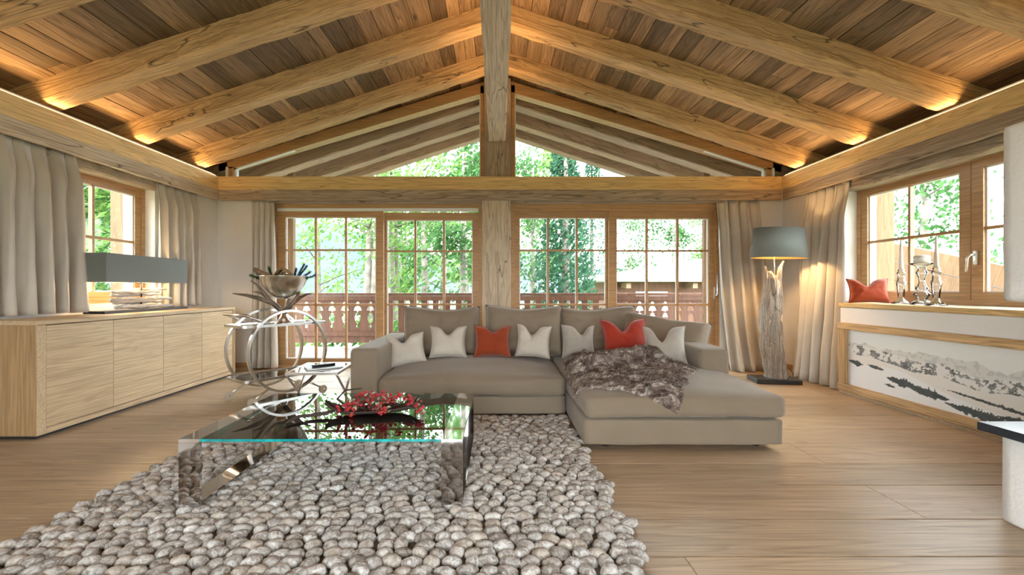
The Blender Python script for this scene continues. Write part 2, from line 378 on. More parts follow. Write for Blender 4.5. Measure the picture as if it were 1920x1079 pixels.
wallwith('wall_right', 'x', XR, .36, YF, YB+.3, -.02, 2.50, [(-1.9, -.2, .9, 2.24), (WY0, 5.17, WZ0, WZ1)], M_wall, 'pale plaster wall with the candle window beside the fireplace', 1)
wallwith('wall_back', 'y', YB, .3, XL, XR, -.02, 2.56, [(-3.14, -.225, -.02, 2.27), (.165, 3.06, -.02, 2.27)], M_wall, 'pale wall around the two glazed balcony doors', 1)
wallwith('wall_front', 'y', YF, -.3, XL-.36, XR+.36, -.02, 2.84, [(-1.7, 1.7, 0, 2.3)], M_wall, 'pale wall behind the viewer with wide glazing', 1)
wallwith('wall_left_upper', 'x', -4.22, .2, YF, 6.55, 2.501, 2.80, [], M_grey, 'dark timber wall plate behind the left cove beam', -1)
wallwith('wall_right_upper', 'x', 4.24, .2, YF, 6.55, 2.501, 2.80, [], M_grey, 'dark timber wall plate behind the right cove beam', 1)
# gable wall behind the viewer
raw('wall_front_gable', [(XL-.36, YF-.3, 2.84), (XR+.36, YF-.3, 2.84), (0, YF-.3, 4.2), (XL-.36, YF, 2.84), (XR+.36, YF, 2.84), (0, YF, 4.2)], [(0, 1, 2), (3, 5, 4), (0, 3, 4, 1), (1, 4, 5, 2), (2, 5, 3, 0)], M_wall)
tag(bpy.data.objects['wall_front_gable'], 'pale triangular gable wall above the glazing behind the viewer', 'wall', kind='structure')

# ------------------------------------------------------------------ ceiling boards
def ceil_z(x): return CE-PITCH*abs(x)
xe = 4.6
cl = raw('ceiling', [(-xe, YF-.4, ceil_z(xe)+.03), (0, YF-.4, CE+.03), (xe, YF-.4, ceil_z(xe)+.03), (-xe, 6.55, ceil_z(xe)+.03), (0, 6.55, CE+.03), (xe, 6.55, ceil_z(xe)+.03),
     (-xe, YF-.4, ceil_z(xe)+.25), (0, YF-.4, CE+.25), (xe, YF-.4, ceil_z(xe)+.25), (-xe, 6.55, ceil_z(xe)+.25), (0, 6.55, CE+.25), (xe, 6.55, ceil_z(xe)+.25)],
    [(0, 1, 4, 3), (1, 2, 5, 4), (6, 9, 10, 7), (7, 10, 11, 8), (0, 3, 9, 6), (2, 8, 11, 5), (3, 4, 10, 9), (4, 5, 11, 10), (0, 6, 7, 1), (1, 7, 8, 2)], M_grey)
tag(cl, 'pitched ceiling of dark reclaimed boards under the roof', 'ceiling', kind='structure')
ang = math.atan(PITCH); slope = 4.2/math.cos(ang)
for side in (-1, 1):
    s = .0
    while s < slope:
        bw = R.choice((.13, .15, .165, .18, .2)); y = YF+R.uniform(-2.5, 0)
        while y < 6.45:
            ln = R.uniform(2.6, 4.6); y0, y1 = max(y, YF), min(y+ln, 6.5)
            if y1-y0 > .2:
                dz = R.uniform(0, .006); mid = s+bw/2
                o = box('ceiling_board', -bw/2+.002, bw/2-.002, y0+.001, y1-.001, -.015, .015, M_ceil, bev=.003)
                o.location = (side*mid*math.cos(ang)+side*0, (y0+y1)/2, CE+.015-mid*math.sin(ang)+dz); o.rotation_euler = (0, side*ang, 0)
                child(o, cl)
            y += ln
        s += bw

# ------------------------------------------------------------------ rafters
order = ['nearest the gable window', 'second from the gable window', 'third from the gable window', 'fourth from the gable window', 'fifth from the gable window', 'sixth from the gable window']
ys = [5.71, 4.746, 3.80, 2.86, 1.9, .5]
for side, sn in ((-1, 'left'), (1, 'right')):
    for i, y in enumerate(ys):
        w = .20; yc = y+w/2; hh = .215
        xo = 4.2*side
        a = Vector((.015*side, yc, RB+hh/2/math.cos(ang)-.0)); b2 = Vector((xo, yc, RB-PITCH*4.2+hh/2/math.cos(ang)))
        o = beam('rafter', a, b2, w, hh, M_beam, rough=.009, seg=90, cham=.024, seed=i*2+side)
        tag(o, f'hewn timber rafter on the {sn} slope, {order[i]}', 'rafter', 'ceiling rafters')

# ------------------------------------------------------------------ hanging ridge light beam and cove ledges
rb = empty('ridge_light_beam', (0, 1.8, 3.05))
bo = beam('beam_body', (0, -2.3, .11), (0, 6.03, .11), .216, .22, M_pale, None, rough=.006, seg=60, cham=.012, seed=3)
bo.parent = rb; bo.location = (-.02, .06, .11)
box('led_strip', -.05, .01, -3.9, 4.1, .222, .228, M_led, rb)
for y in (-3.2, .2, 3.0, 4.0): tube('hanger_rod', [(-.02, y, .2), (-.02, y, .86)], .008, M_black, rb)
tag(rb, 'long pale timber beam hanging under the ridge with hidden uplight', 'beam')
ll = bpy.data.lights.new('ridge_uplight', 'AREA'); ll.shape = 'RECTANGLE'; ll.size = .06; ll.size_y = 8; ll.energy = 26; ll.color = (1, .50, .18)
lo = bpy.data.objects.new('ridge_uplight', ll); C.objects.link(lo); lo.location = (0, 0, .232); lo.rotation_euler = (PI, 0, 0); lo.parent = rb
ZT, ZM, ZB = 2.60, 2.425, 2.287
def ledge(name, p0, p1, inward, label, mats, seed):
    """fascia: golden upper board, weathered lower board, set out to the inner face, top shelf to the wall"""
    p0, p1 = Vector(p0), Vector(p1); e = empty(name, ((p0+p1)/2)); iv = Vector(inward)
    def add(nm, z0, z1, off, th, mat, sd):
        q = -iv*(th/2+off)
        o = beam(nm, p0+q+Vector((0, 0, (z0+z1)/2)), p1+q+Vector((0, 0, (z0+z1)/2)), th, z1-z0, mat, None, .003, 40, .006, sd)
        child2(o, e)
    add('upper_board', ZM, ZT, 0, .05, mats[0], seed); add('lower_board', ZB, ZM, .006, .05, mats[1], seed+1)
    tag(e, label, 'beam'); return e
def child2(o, p):
    bpy.context.view_layer.update(); mw = o.matrix_world.copy(); o.parent = p; bpy.context.view_layer.update(); o.matrix_world = mw
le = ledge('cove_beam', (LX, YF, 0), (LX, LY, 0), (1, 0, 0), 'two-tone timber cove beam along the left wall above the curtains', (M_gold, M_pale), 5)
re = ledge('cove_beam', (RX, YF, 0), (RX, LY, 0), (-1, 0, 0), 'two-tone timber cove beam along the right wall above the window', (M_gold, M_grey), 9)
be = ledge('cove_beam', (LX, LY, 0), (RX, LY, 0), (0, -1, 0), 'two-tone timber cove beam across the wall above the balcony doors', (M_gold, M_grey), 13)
for e, sx in ((le, -1), (re, 1)):
    xi = LX if sx < 0 else RX
    o = box('cove_shelf', xi+sx*.05, xi+sx*.125, YF, LY, 2.50, 2.52, M_grey); child2(o, e)
    o = box('led_strip', xi+sx*.004, xi+sx*.012, YF+.1, LY-.05, ZT+.0005, ZT+.004, M_led); child2(o, e)
    o = box('led_flange', xi+sx*.0145, xi+sx*.018, YF+.1, LY-.05, ZT-.002, ZT+.022, M_black); child2(o, e)
    l2 = bpy.data.lights.new('cove_light', 'AREA'); l2.shape = 'RECTANGLE'; l2.size = .008; l2.size_y = LY-YF-.2; l2.energy = 22; l2.color = (1, .60, .24)
    o2 = bpy.data.objects.new('cove_light', l2); C.objects.link(o2); o2.location = (xi+sx*.008, (YF+LY)/2, ZT+.006); o2.rotation_euler = (PI, 0, 0); child2(o2, e)
o = box('cove_shelf', LX, RX, LY+.05, YB, 2.50, 2.52, M_grey); child2(o, be)

# ------------------------------------------------------------------ windows and doors
def frame_rect(name, u0, u1, v0, v1, w, d0, d1, mat, parent):
    """picture-frame of four mitre-less bars joined into one part, plane = local XZ, depth local Y"""
    v, f = [], []
    for (a, b_, c_, d_) in ((u0, u1, v1-w, v1), (u0, u1, v0, v0+w), (u0, u0+w, v0+w, v1-w), (u1-w, u1, v0+w, v1-w)):
        n = len(v)
        for (x, y, z) in ((a, d0, c_), (b_, d0, c_), (b_, d0, d_), (a, d0, d_), (a, d1, c_), (b_, d1, c_), (b_, d1, d_), (a, d1, d_)): v.append((x, y, z))
        f += [tuple(n+i for i in t) for t in ((0, 1, 2, 3), (7, 6, 5, 4), (0, 4, 5, 1), (1, 5, 6, 2), (2, 6, 7, 3), (3, 7, 4, 0))]
    return raw(name, v, f, mat, parent)
def sash(parent, u0, u1, v0, v1, w, cols, rowz, y, th=.06, mat=None):
    s = frame_rect('sash', u0, u1, v0, v1, w, y-th/2, y+th/2, mat or M_larch, parent)
    g0, g1, h0, h1 = u0+w, u1-w, v0+w, v1-w
    frame_rect('gasket', g0, g1, h0, h1, .012, y-.008, y+.012, M_gasket, s)
    mt = .026
    for i in range(1, cols):
        x = g0+(g1-g0)*i/cols; box('muntin', x-mt/2, x+mt/2, y-.02, y+.02, h0, h1, M_larch, s)
        box('spacer', x-mt/2-.008, x-mt/2, y-.004, y+.016, h0, h1, M_gasket, s)
    for z in rowz:
        box('muntin', g0, g1, y-.021, y+.019, z-mt/2, z+mt/2, M_larch, s)
    zs = [h0]+sorted(rowz)+[h1]
    for i in range(cols):
        for j in range(len(zs)-1):
            a, b_ = g0+(g1-g0)*i/cols, g0+(g1-g0)*(i+1)/cols
            box('pane', a+.002, b_-.002, y+.001, y+.005, zs[j]+.002, zs[j+1]-.002, M_glass, s)
    return s
YD = 6.40
d1 = empty('door_1', (-1.68, YD, 0)); d2 = empty('door_2', (1.61, YD, 0))
def lx(px): return (px-PX)/F*YD
for d, cx, u0, u1, s1, s2 in ((d1, -1.68, -3.14, -.225, (lx(524), lx(720), lx(540), lx(706)), (lx(712), lx(900), lx(725), lx(886))),
                              (d2, 1.61, .165, 3.06, (lx(960), lx(1152), lx(974), lx(1136)), (lx(1141), lx(1340), lx(1155), lx(1322)))):
    frame_rect('frame', u0-cx, u1-cx, -.02, 2.27, .055, -.09, .10, M_larch, d)
    wa = (s1[2]-s1[0]); wb = s2[2]-s2[0]
    yA, yB = (-.02, .05) if d is d1 else (.05, -.02)
    sash(d, s1[0]-cx, s1[3]+.11-cx, .01, 2.20, .105, 3, (.871, 1.635), yA)
    sash(d, s2[2]-.11-cx, s2[1]-cx, .01, 2.17 if d is d1 else 2.18, .105, 3, (.871, 1.625), yB)
    box('track', u0+.06-cx, u1-.06-cx, -.07, -.02, 2.175, 2.215, M_gasket if d is d1 else M_larch, d)
    tag(d, 'larch sliding balcony door with small panes, '+('left of' if d is d1 else 'right of')+' the timber post', 'door', kind='structure')
hx = lx(1336)-1.61
box('handle_plate', hx-.015, hx+.015, -.075, -.045, .95, 1.12, M_handle, d2, .004)
tube('handle_lever', [(hx, -.08, 1.0), (hx, -.12, 1.0), (hx+.01, -.13, 1.02), (hx+.01, -.13, 1.30)], .011, M_handle, d2)
for (a, b_, nm) in ((-3.14, -.225, 'left'), (.165, 3.06, 'right')):
    tag(beam('lintel', (a, YB-.05, 2.305), (b_, YB-.05, 2.305), .12, .075, M_grey, None, .003, 30, .006, a), f'weathered timber lintel above the {nm} balcony door', 'lintel')
# king post and gable windows
tag(beam('timber_post', (-.03, YB-.02, 0), (-.03, YB-.02, 2.30), .28, .385, M_pale, None, .008, 30, .015, 21), 'broad hewn timber post between the two balcony doors', 'post')
tag(beam('timber_post', (-.015, YB+.03, 2.56), (-.015, YB+.03, 3.98), .2, .37, M_grey, None, .004, 20, .01, 23), 'dark timber post between the two gable windows', 'post')
for side, nm in ((-1, 3), (1, 4)):
    e = empty(f'window_{nm}', (0, YD, 0))
    x0 = -.255 if side < 0 else .225; x1 = -3.70 if side < 0 else 3.74
    zb = 2.5; top = lambda x: 3.985-.325*abs(x)
    def poly(pts, y0, y1, mat, nm2, ee=e):
        n = len(pts); v = [(x, y0, z) for x, z in pts]+[(x, y1, z) for x, z in pts]
        f = [tuple(range(n)), tuple(range(2*n-1, n-1, -1))]+[(i, n+i, n+(i+1) % n, (i+1) % n) for i in range(n)]
        return raw(nm2, v, f, mat, ee)
    s = side; t = .075
    poly([(x0, zb), (x1, zb), (x1, top(x1)), (x0, top(x0))], .0, .012, M_glass, 'pane')
    poly([(x0, top(x0)), (x1, top(x1)), (x1, top(x1)-.022), (x0, top(x0)-.022)], -.03, .03, M_gasket, 'gasket')
    poly([(x0, zb), (x0+s*.014, zb), (x0+s*.014, top(x0)), (x0, top(x0))], -.03, .03, M_gasket, 'gasket')
    poly([(x1, zb), (x1-s*.03, zb), (x1-s*.03, top(x1)), (x1, top(x1))], -.03, .03, M_gasket, 'gasket')
    poly([(x0-s*.3, top(x0)+.0), (x1+s*.2, top(x1)-.06), (x1+s*.2, ceil_z(x1+s*.2)+.04), (x0-s*.3, ceil_z(x0)+.04)], -.06, .1, M_larch, 'head_frame')
    poly([(x0-s*.05, zb), (x0, zb), (x0, top(x0)+.02), (x0-s*.05, top(x0)+.02)], -.06, .08, M_larch, 'jamb')
    poly([(x1, zb), (x1+s*.06, zb), (x1+s*.06, top(x1)), (x1, top(x1)+.02)], -.06, .08, M_larch, 'jamb')
    poly([(x1+s*.06, zb), (x1+s*.085, zb), (x1+s*.085, top(x1)), (x1+s*.06, top(x1))], -.09, -.02, M_gasket, 'gasket')
    poly([(x1+s*.085, zb), (x1+s*.6, zb), (x1+s*.6, ceil_z(x1+s*.6)+.02), (x1+s*.085, ceil_z(x1+s*.085)+.02)], -.06, .1, M_grey, 'jamb')
    tag(e, f'triangular gable window under the {"left" if s < 0 else "right"} roof slope', 'window', kind='structure')
# side windows
def sidewin(nm, x, sgn, label, yfar, yn=2.78):
    """local X runs towards -Y (camera) for the right wall, mirrored for the left"""
    e = empty(nm, (x, yfar, 0)); e.rotation_euler = (0, 0, -PI/2 if sgn > 0 else -PI/2)
    k = 1 if sgn > 0 else -1
    Lw = yfar-yn
    frame_rect('frame', 0, Lw, .95, 2.24, .05, -.05*1, .05, M_larch, e)
    m = Lw/2+.02
    for (a, b_, y) in ((.04, 1.235, -k*.012), (1.245, Lw-.04, -k*.012))[:1 if Lw < 1.5 else 2]:
        sash(e, a, b_, .97, 2.22, .095, 2, (1.607,), y)
    hh_ = 1.29 if Lw > 1.5 else 1.19
    box('handle_plate', hh_-.015, hh_+.015, -k*.055-.012, -k*.055+.012, 1.30, 1.42, M_handle, e, .004)
    tube('handle_lever', [(hh_, -k*.06, 1.385), (hh_, -k*.10, 1.385), (hh_-.015, -k*.11, 1.36), (hh_-.022, -k*.11, 1.24)], .010, M_handle, e)
    tag(e, label, 'window', kind='structure'); return e
sidewin('window_1', -4.05, -1, 'larch window behind the driftwood table lamp', 5.15, 3.88)
sidewin('window_2', 4.12, 1, 'larch window behind the crystal candlesticks', 5.17)
tag(beam('lintel', (XL-.08, 3.6, 2.285), (XL-.08, 5.16, 2.285), .22, .15, M_grey, None, .012, 30, .02, 31), 'weathered timber lintel above the window behind the driftwood lamp', 'lintel')
tag(beam('lintel', (XR+.08, 2.2, 2.285), (XR+.08, 5.18, 2.285), .24, .17, M_grey, None, .016, 30, .02, 37), 'weathered timber lintel above the candle window', 'lintel')
tag(box('window_sill', XL-.2, XL-.002, 3.882, 5.148, .925, .955, M_larch, bev=.004), 'larch window sill behind the driftwood table lamp', 'sill')
e = empty('window_5', (0, YF-.1, 0))
for i in range(2):
    frame_rect('frame', -1.7+1.7*i, 1.7*i, 0, 2.3, .08, -.04, .04, M_larch, e); box('pane', -1.7+1.7*i+.08, 1.7*i-.08, -.003, .003, .08, 2.22, M_glass, e)
tag(e, 'wide larch glazing in the wall behind the viewer', 'window', kind='structure')
for nm, x in (('window_6', XL-.18), ('window_7', XR+.18)):
    e = empty(nm, (x, -1.05, 0)); e.rotation_euler = (0, 0, PI/2)
    for i in range(2):
        frame_rect('frame', -.85+.85*i, .85*i, .9, 2.24, .08, -.04, .04, M_larch, e); box('pane', -.85+.85*i+.08, .85*i-.08, -.003, .003, .98, 2.16, M_glass, e)
    tag(e, 'larch window beside the viewer on the '+('left' if x < 0 else 'right')+' wall', 'window', kind='structure')
# baseboards
for nm, a, b_ in (('baseboard_back', 3.07, XR), ('baseboard_back_left', XL, -3.15)):
    tag(box(nm, a, b_, YB-.018, YB, 0, .07, M_larch), 'narrow wooden baseboard on the back wall, '+('behind the floor lamp' if a > 0 else 'behind the serving trolley'), 'baseboard', kind='structure')
tag(box('baseboard_right', XR-.018, XR, 4.84, YB-.02, 0, .07, M_larch), 'narrow wooden baseboard behind the right-hand curtain', 'baseboard', kind='structure')

# ------------------------------------------------------------------ window bench and panorama picture
BX = 3.62
tag(box('window_bench', BX, XR-.001, 2.45, 4.825, 0, .90, M_white, bev=.01), 'low white plastered bench wall under the candle window', 'bench wall', kind='structure')
tag(beam('sill_board', (3.845, 2.45, .924), (3.845, 4.835, .924), .47, .046, M_gold, None, .004, 24, .008, 41), 'thick oak sill board carrying the crystal candlesticks', 'sill')
pf = empty('framed_panorama', (BX, 3.6, 0))
def fb(nm, y0, y1, z0, z1, ax, sd):
    if ax == 'y': o = beam(nm, (0, y0, (z0+z1)/2), (0, y1, (z0+z1)/2), .045, z1-z0, M_beam, None, .004, 24, .006, sd)
    else: o = beam(nm, (0, (y0+y1)/2, z0), (0, (y0+y1)/2, z1), y1-y0, .045, M_beam, None, .004, 12, .006, sd)
    o.parent = pf; o.location.x = -.0235; o.location.y -= 3.6
fb('frame_rail', 2.55, 4.80, .675, .742, 'y', 51); fb('frame_rail', 2.55, 4.80, .032, .11, 'y', 53)
fb('frame_stile', 4.705, 4.80, .11, .675, 'z', 55); fb('frame_stile', 2.55, 2.64, .11, .675, 'z', 57)
box('plinth_strip', -.012, 0, 2.5-3.6, 4.82-3.6, 0, .03, M_side, pf)
nu, nv = 420, 120; v, f, cols = [], [], []
def ridge(u, base, amp, fr, sd): return base+amp*mnoise.fractal(Vector((u*fr, sd, 0)), .9, 2.1, 5)
for j in range(nv+1):
    for i in range(nu+1):
        u, t = i/nu*2.07, j/nv      # u metres from far edge, t height
        v.append((-.006, 4.705-u-3.6, .11+t*.565))
        z = t
        sky = (.62+.12*t, .63+.12*t, .61+.12*t); col = sky
        k = u*3.0
        n1 = mnoise.fractal(Vector((k*3.2, z*7, 1)), .7, 2.2, 5); n2 = mnoise.fractal(Vector((k*7, z*16, 9)), .8, 2.2, 4)
        far = ridge(k, .80-.06*u, .10, 1.3, 3.1); mid = ridge(k, .72-.11*u, .085, .9, 7.7)
        if z < far: col = (.50, .50, .49) if n2 > .1 else (.62, .61, .59)
        if z < mid:
            d = .035+.08*max(0, n1); dk = n1*.7+n2*.8 > .08 and z > mid-.20
            col = (.13+.22*n2, .135+.22*n2, .135+.22*n2) if dk else (.68, .67, .65)
        if z < mid-.17: # mist and snow slope
            col = (.70, .68, .65)
        fg = .36-.13*u+.03*math.sin(k*1.1)
        if z < fg+.12*math.exp(-((u-.55)/.4)**2): col = (.74, .75, .77)
        # dark wooded bands
        for (c0, uw, zc, zh) in ((.10, .10, .42, .06), (.34, .10, .41, .04), (.62, .16, .26, .085), (.86, .2, .20, .085), (1.35, .34, .06, .09), (1.8, .4, .05, .14), (.5, .06, .16, .03), (1.5, .5, .23, .03)):
            s_ = 1-((u-c0)/uw)**2
            sk = .5+.5*mnoise.noise(Vector((u*95, c0*9, 0)))
            dz_ = z-(zc-.16*(u-c0))
            if s_ > 0 and -zh*s_*(.8+.5*n2) < dz_ < zh*s_*(.25+1.3*sk*(.6+.5*n2)): col = (.055+.03*n1, .07+.03*n1, .075+.03*n1)
        cols.append(tuple(max(.02, c) for c in col)+(1,))
for j in range(nv):
    for i in range(nu): a = j*(nu+1)+i; f.append((a, a+1, a+nu+2, a+nu+1))
o = raw('print', v, f, M_print, pf); ca = o.data.color_attributes.new('print', 'FLOAT_COLOR', 'POINT')
for i, c_ in enumerate(cols): ca.data[i].color = c_
box('print_board', -.005, 0, 2.6-3.6, 4.74-3.6, .09, .69, M_page, pf)
tag(pf, 'wide framed winter mountain panorama set in the white bench wall', 'picture')

# ------------------------------------------------------------------ fireplace
fp = empty('fireplace', (2.75, 1.5, 0))
softbox('hood', .9, 1.3, .83, .02, M_white, fp, (2.38+.45-2.75, 2.157-.65-1.5, 1.45), 0, 0, 16, .003, 3)
softbox('plinth', .9, 1.3, .417, .012, M_white, fp, (2.38+.45-2.75, 2.157-.65-1.5, .2085), 0, 0, 16, .002, 4)
box('hearth_slab', 2.31-2.75, 3.35-2.75, .75-1.5, 2.2-1.5, .417, .457, M_slab, fp, .003)
box('pillar', 2.45-2.75, 3.26-2.75, .88-1.5, 1.2-1.5, .457, 1.04, M_white, fp, .01)
tube('flue', [(.08, -.25, 1.85), (.08, -.25, 3.05)], .12, M_white, fp, 24)
tag(fp, 'white plaster fireplace with hanging hood and dark stone hearth slab', 'fireplace')

# ------------------------------------------------------------------ sideboard
sb = empty('sideboard', (-3.555, 4.52, 0)); ox, oy = -3.555, 4.52
def sbx(nm, x0, x1, y0, y1, z0, z1, m, bev=.002, p=None): return box(nm, x0-ox, x1-ox, y0-oy, y1-oy, z0, z1, m, p or sb, bev)
S0, S1, SX0, SX1 = 3.28, 5.757, -3.78, -3.33
sbx('top', SX0, SX1, S0, S1, .832, .865, M_side); sbx('end_panel', SX0, SX1, S0, 3.352, .03, .8315, M_sideend); sbx('end_panel', SX0, SX1, 5.70, S1, .03, .8315, M_sideend)
sbx('front_stile', SX1-.02, SX1+.001, S0+.001, 3.350, .03, .8315, M_side); sbx('bottom_board', SX0, SX1, 3.352, 5.70, .03, .07, M_side); sbx('back_panel', SX0, SX0+.012, 3.352, 5.70, .07, .8315, M_side)
sbx('plinth', SX0+.02, SX1-.05, S0+.04, S1-.04, 0, .0299, M_black, 0)
dw = (5.70-3.352)/4
for i in range(4):
    me = box('door', -.011, .011, -dw/2+.002, dw/2-.002, 0.001, .751, M_side, sb, .0015)
    me.location = (SX1-.014-ox, 3.352+dw*(i+.5)-oy, .4505)
    me.rotation_euler = (0, 0, 0)
tag(sb, 'long low pale oak sideboard with four plain doors', 'sideboard')
# re-orient the grain: doors run along Y
M_sideY = wood('sideboard_oak_y', (.64, .48, .30), (.57, .415, .25), (.47, .325, .19), 'Y', .45, 1.4, .25, .05, .9, .05)
for o in sb.children:
    if o.name.split('.')[0] in ('top', 'door', 'bottom_board', 'back_panel'): o.data.materials[0] = M_sideY

# ------------------------------------------------------------------ driftwood table lamp
tl = empty('driftwood_table_lamp', (-3.675, 4.68, .865))
box('lamp_base', -.10, .10, -.55, .55, .0005, .026, M_black, tl, .002)
def shell_box(nm, hx, hy, z0, z1, th, mat, parent):
    v, f = [], []
    for (a, b_) in ((hx, hy), (hx-th, hy-th)):
        for z in (z0, z1): v += [(-a, -b_, z), (a, -b_, z), (a, b_, z), (-a, b_, z)]
    for i in range(4):
        j = (i+1) % 4; f += [(i, j, 4+j, 4+i), (8+j, 8+i, 12+i, 12+j), (i, 8+i, 8+j, j), (4+i, 4+j, 12+j, 12+i)]
    return raw(nm, v, f, mat, parent)
shell_box('lamp_shade', .105, .54, .293, .560, .004, M_shade, tl)
tube('lamp_stem', [(0, 0, .02), (0, 0, .42)], .008, M_black, tl)
tube('shade_spider', [(-.10, 0, .42), (.10, 0, .42)], .003, M_black, tl, 6)
for i, (y0, y1, x, z, r) in enumerate(((-.36, .40, .04, .052, .026), (-.30, .34, -.03, .095, .024), (-.40, .38, .03, .122, .030), (-.34, .30, -.02, .168, .022), (-.38, .22, .02, .196, .02), (-.2, .36, -.01, .222, .018))):
    n = 18; P = []; rr = []
    for k in range(n+1):
        t = k/n; P.append((t*(y1-y0), .012*fbm((t*4+i*7, 0, i)), .012*fbm((t*3+i, 5, i)))); rr.append(r*(.55+.45*math.sin(PI*min(1, t*1.3+.12)))*(1+.35*fbm((t*9, i*3, 1))))
    vv, ff = tubegeo(P, rr, 10); o = raw('driftwood_stick', vv, ff, M_driftx, tl, True, (x, y0, z), (0, 0, PI/2))
for y in (-.2, .2):
    lathe('bulb', [(0, 0), (.02, .01), (.03, .04), (.02, .07), (0, .08)], M_bulb, tl, 12, (0, y, .33))
    l = bpy.data.lights.new('bulb_light', 'POINT'); l.energy = 6; l.color = (1, .66, .32); l.shadow_soft_size = .03
    q = bpy.data.objects.new('bulb_light', l); C.objects.link(q); q.location = (0, y, .30); q.parent = tl
tag(tl, 'table lamp with long grey box shade above stacked driftwood on the sideboard', 'lamp')

# ------------------------------------------------------------------ curtains
def curtain(p0, p1, z0, z1, folds, amp, label, seed, sway=(0, 0), flare=0.0, gather=0, inw=(0, 0), group='silk curtains'):
    p0, p1 = Vector((*p0, 0)), Vector((*p1, 0)); d = p1-p0; nrm = Vector((-d.y, d.x, 0)).normalized()
    nu, nv = folds*12, 30; v, f = [], []; rr = random.Random(seed)
    ph = [rr.uniform(-.8, .8) for _ in range(folds+2)]; am = [rr.uniform(.6, 1.25) for _ in range(folds+2)]
    for j in range(nv+1):
        t = j/nv; z = z1+(z0-z1)*t
        for i in range(nu+1):
            s = i/nu; k = s*folds; a = int(min(k, folds-1)); fr_ = k-a
            A = am[a]*(1-fr_)+am[a+1]*fr_; p_ = ph[a]*(1-fr_)+ph[a+1]*fr_
            sp = .5+(s-.5)*(1+flare*t*t-gather*math.sin(PI*t))
            off = amp*A*(.7+.5*t)*math.sin(2*PI*k+p_*(t*1.4))+.25*amp*math.sin(4*PI*k+seed)*(1-t)+.35*amp*fbm((s*4+seed, t*2, 1))
            sm = min(1, t/.22); sm = sm*sm*(3-2*sm); off *= .5+.5*sm
            q = p0+d*sp+nrm*off+Vector((inw[0], inw[1], 0))*sm+Vector((sway[0]*t*t, sway[1]*t*t, 0))+d.normalized()*(.012*math.sin(2*PI*k*2+t*3))
            v.append((q.x, q.y, z+(.012*fbm((s*6, seed, 0)) if j == nv else 0)))
    for j in range(nv):
        for i in range(nu): a = j*(nu+1)+i; f.append((a, a+1, a+nu+2, a+nu+1))
    o = raw('curtain', v, f, M_curt, None, True); so = o.modifiers.new('thickness', 'SOLIDIFY'); so.thickness = .004
    return tag(o, label, 'curtain', group)
curtain((-3.85, 3.42), (-3.85, 4.14), .885, 2.305, 5, .055, 'wide grey-beige silk curtain at the left edge above the sideboard', 3, inw=(.05, 0))
curtain((-3.85, 5.12), (-3.85, 5.80), .885, 2.305, 5, .042, 'grey-beige silk curtain between the driftwood lamp window and the corner', 8, inw=(.035, 0))
curtain((-3.37, 6.215), (-3.06, 6.215), .02, 2.305, 4, .045, 'narrow silk curtain left of the balcony doors behind the trolley', 5, flare=.2)
curtain((2.97, 6.215), (3.55, 6.215), .01, 2.305, 4, .075, 'long silk curtain right of the balcony doors behind the floor lamp', 12, sway=(.12, -.16), flare=.05, inw=(0, -.05))
curtain((3.885, 5.74), (3.885, 5.02), .01, 2.305, 5, .065, 'long silk curtain on the right wall beside the candle window', 17, sway=(-.14, -.06), flare=.12, inw=(-.06, 0))

# ------------------------------------------------------------------ rug
RX0, RX1, RY0, RY1 = -2.05, .565, 1.28, 3.80
rug = empty('pebble_rug', ((RX0+RX1)/2, (RY0+RY1)/2, 0)); rcx, rcy = (RX0+RX1)/2, (RY0+RY1)/2
box('rug_backing', RX0+.03-rcx, RX1-.03-rcx, RY0+.03-rcy, RY1-.03-rcy, .001, .010, M_felt, rug)
bm = bmesh.new(); bmesh.ops.create_icosphere(bm, subdivisions=2, radius=1); ico = bpy.data.meshes.new('stone'); bm.to_mesh(bm and ico); 
iv = [q.co.copy() for q in bm.verts]; fi = [tuple(q.index for q in p.verts) for p in bm.faces]; bm.free()
variants = []
for k in range(10):
    me = bpy.data.meshes.new('stone'); vs = []
    for q in iv:
        n_ = 1+.06*fbm((q.x*1.3+k*9, q.y*1.3, q.z*1.3)); vs.append((q.x*n_, q.y*n_, (q.z*n_)*(1 if q.z > 0 else .8)))
    me.from_pydata(vs, [], fi); me.materials.append(M_stone)
    for p in me.polygons: p.use_smooth = True
    variants.append(me)
rr = random.Random(5); stones = []
cy, row = RY0+.03, 0
while cy < RY1:
    x = RX0+(.035 if row % 2 else 0)
    while x < RX1+.02:
        L_ = rr.uniform(.036, .050); Wd = rr.uniform(.029, .036)
        rz = rr.gauss(.10 if x > -.7 else .45, .38)
        if x > RX1-.07: rz = rr.gauss(-.25, .25); L_ *= 1.15
        if rr.random() < .16: rz += PI/2
        stones.append((x+rr.uniform(-.009, .009), cy+rr.uniform(-.008, .008), .022+rr.uniform(-.003, .004), L_, Wd, rr.uniform(.022, .029), rz))
        x += L_*1.78
    cy += .059; row += 1
vis = sorted([s for s in stones if s[1] > 1.70], key=lambda s: s[1])[:300]; vset = set(vis)
for i, s in enumerate(vis):
    o = link('stone', variants[i % 10], None, rug, (s[0]-rcx, s[1]-rcy, s[2])); o.scale = (s[3], s[4], s[5]); o.rotation_euler = (0, 0, s[6])
v, f = [], []
for s in stones:
    if s in vset: continue
    me = variants[rr.randrange(10)]; n = len(v); ca_, sa = math.cos(s[6]), math.sin(s[6])
    for q in me.vertices:
        a, b_ = q.co.x*s[3], q.co.y*s[4]; v.append((s[0]+a*ca_-b_*sa-rcx, s[1]+a*sa+b_*ca_-rcy, s[2]+q.co.z*s[5]))
    f += [tuple(n+i for i in t) for t in fi]
o = raw('stones', v, f, M_stone, rug, True); o['kind'] = 'stuff'
tag(rug, 'rug of grey and brown felted wool pebbles under the glass table', 'rug')

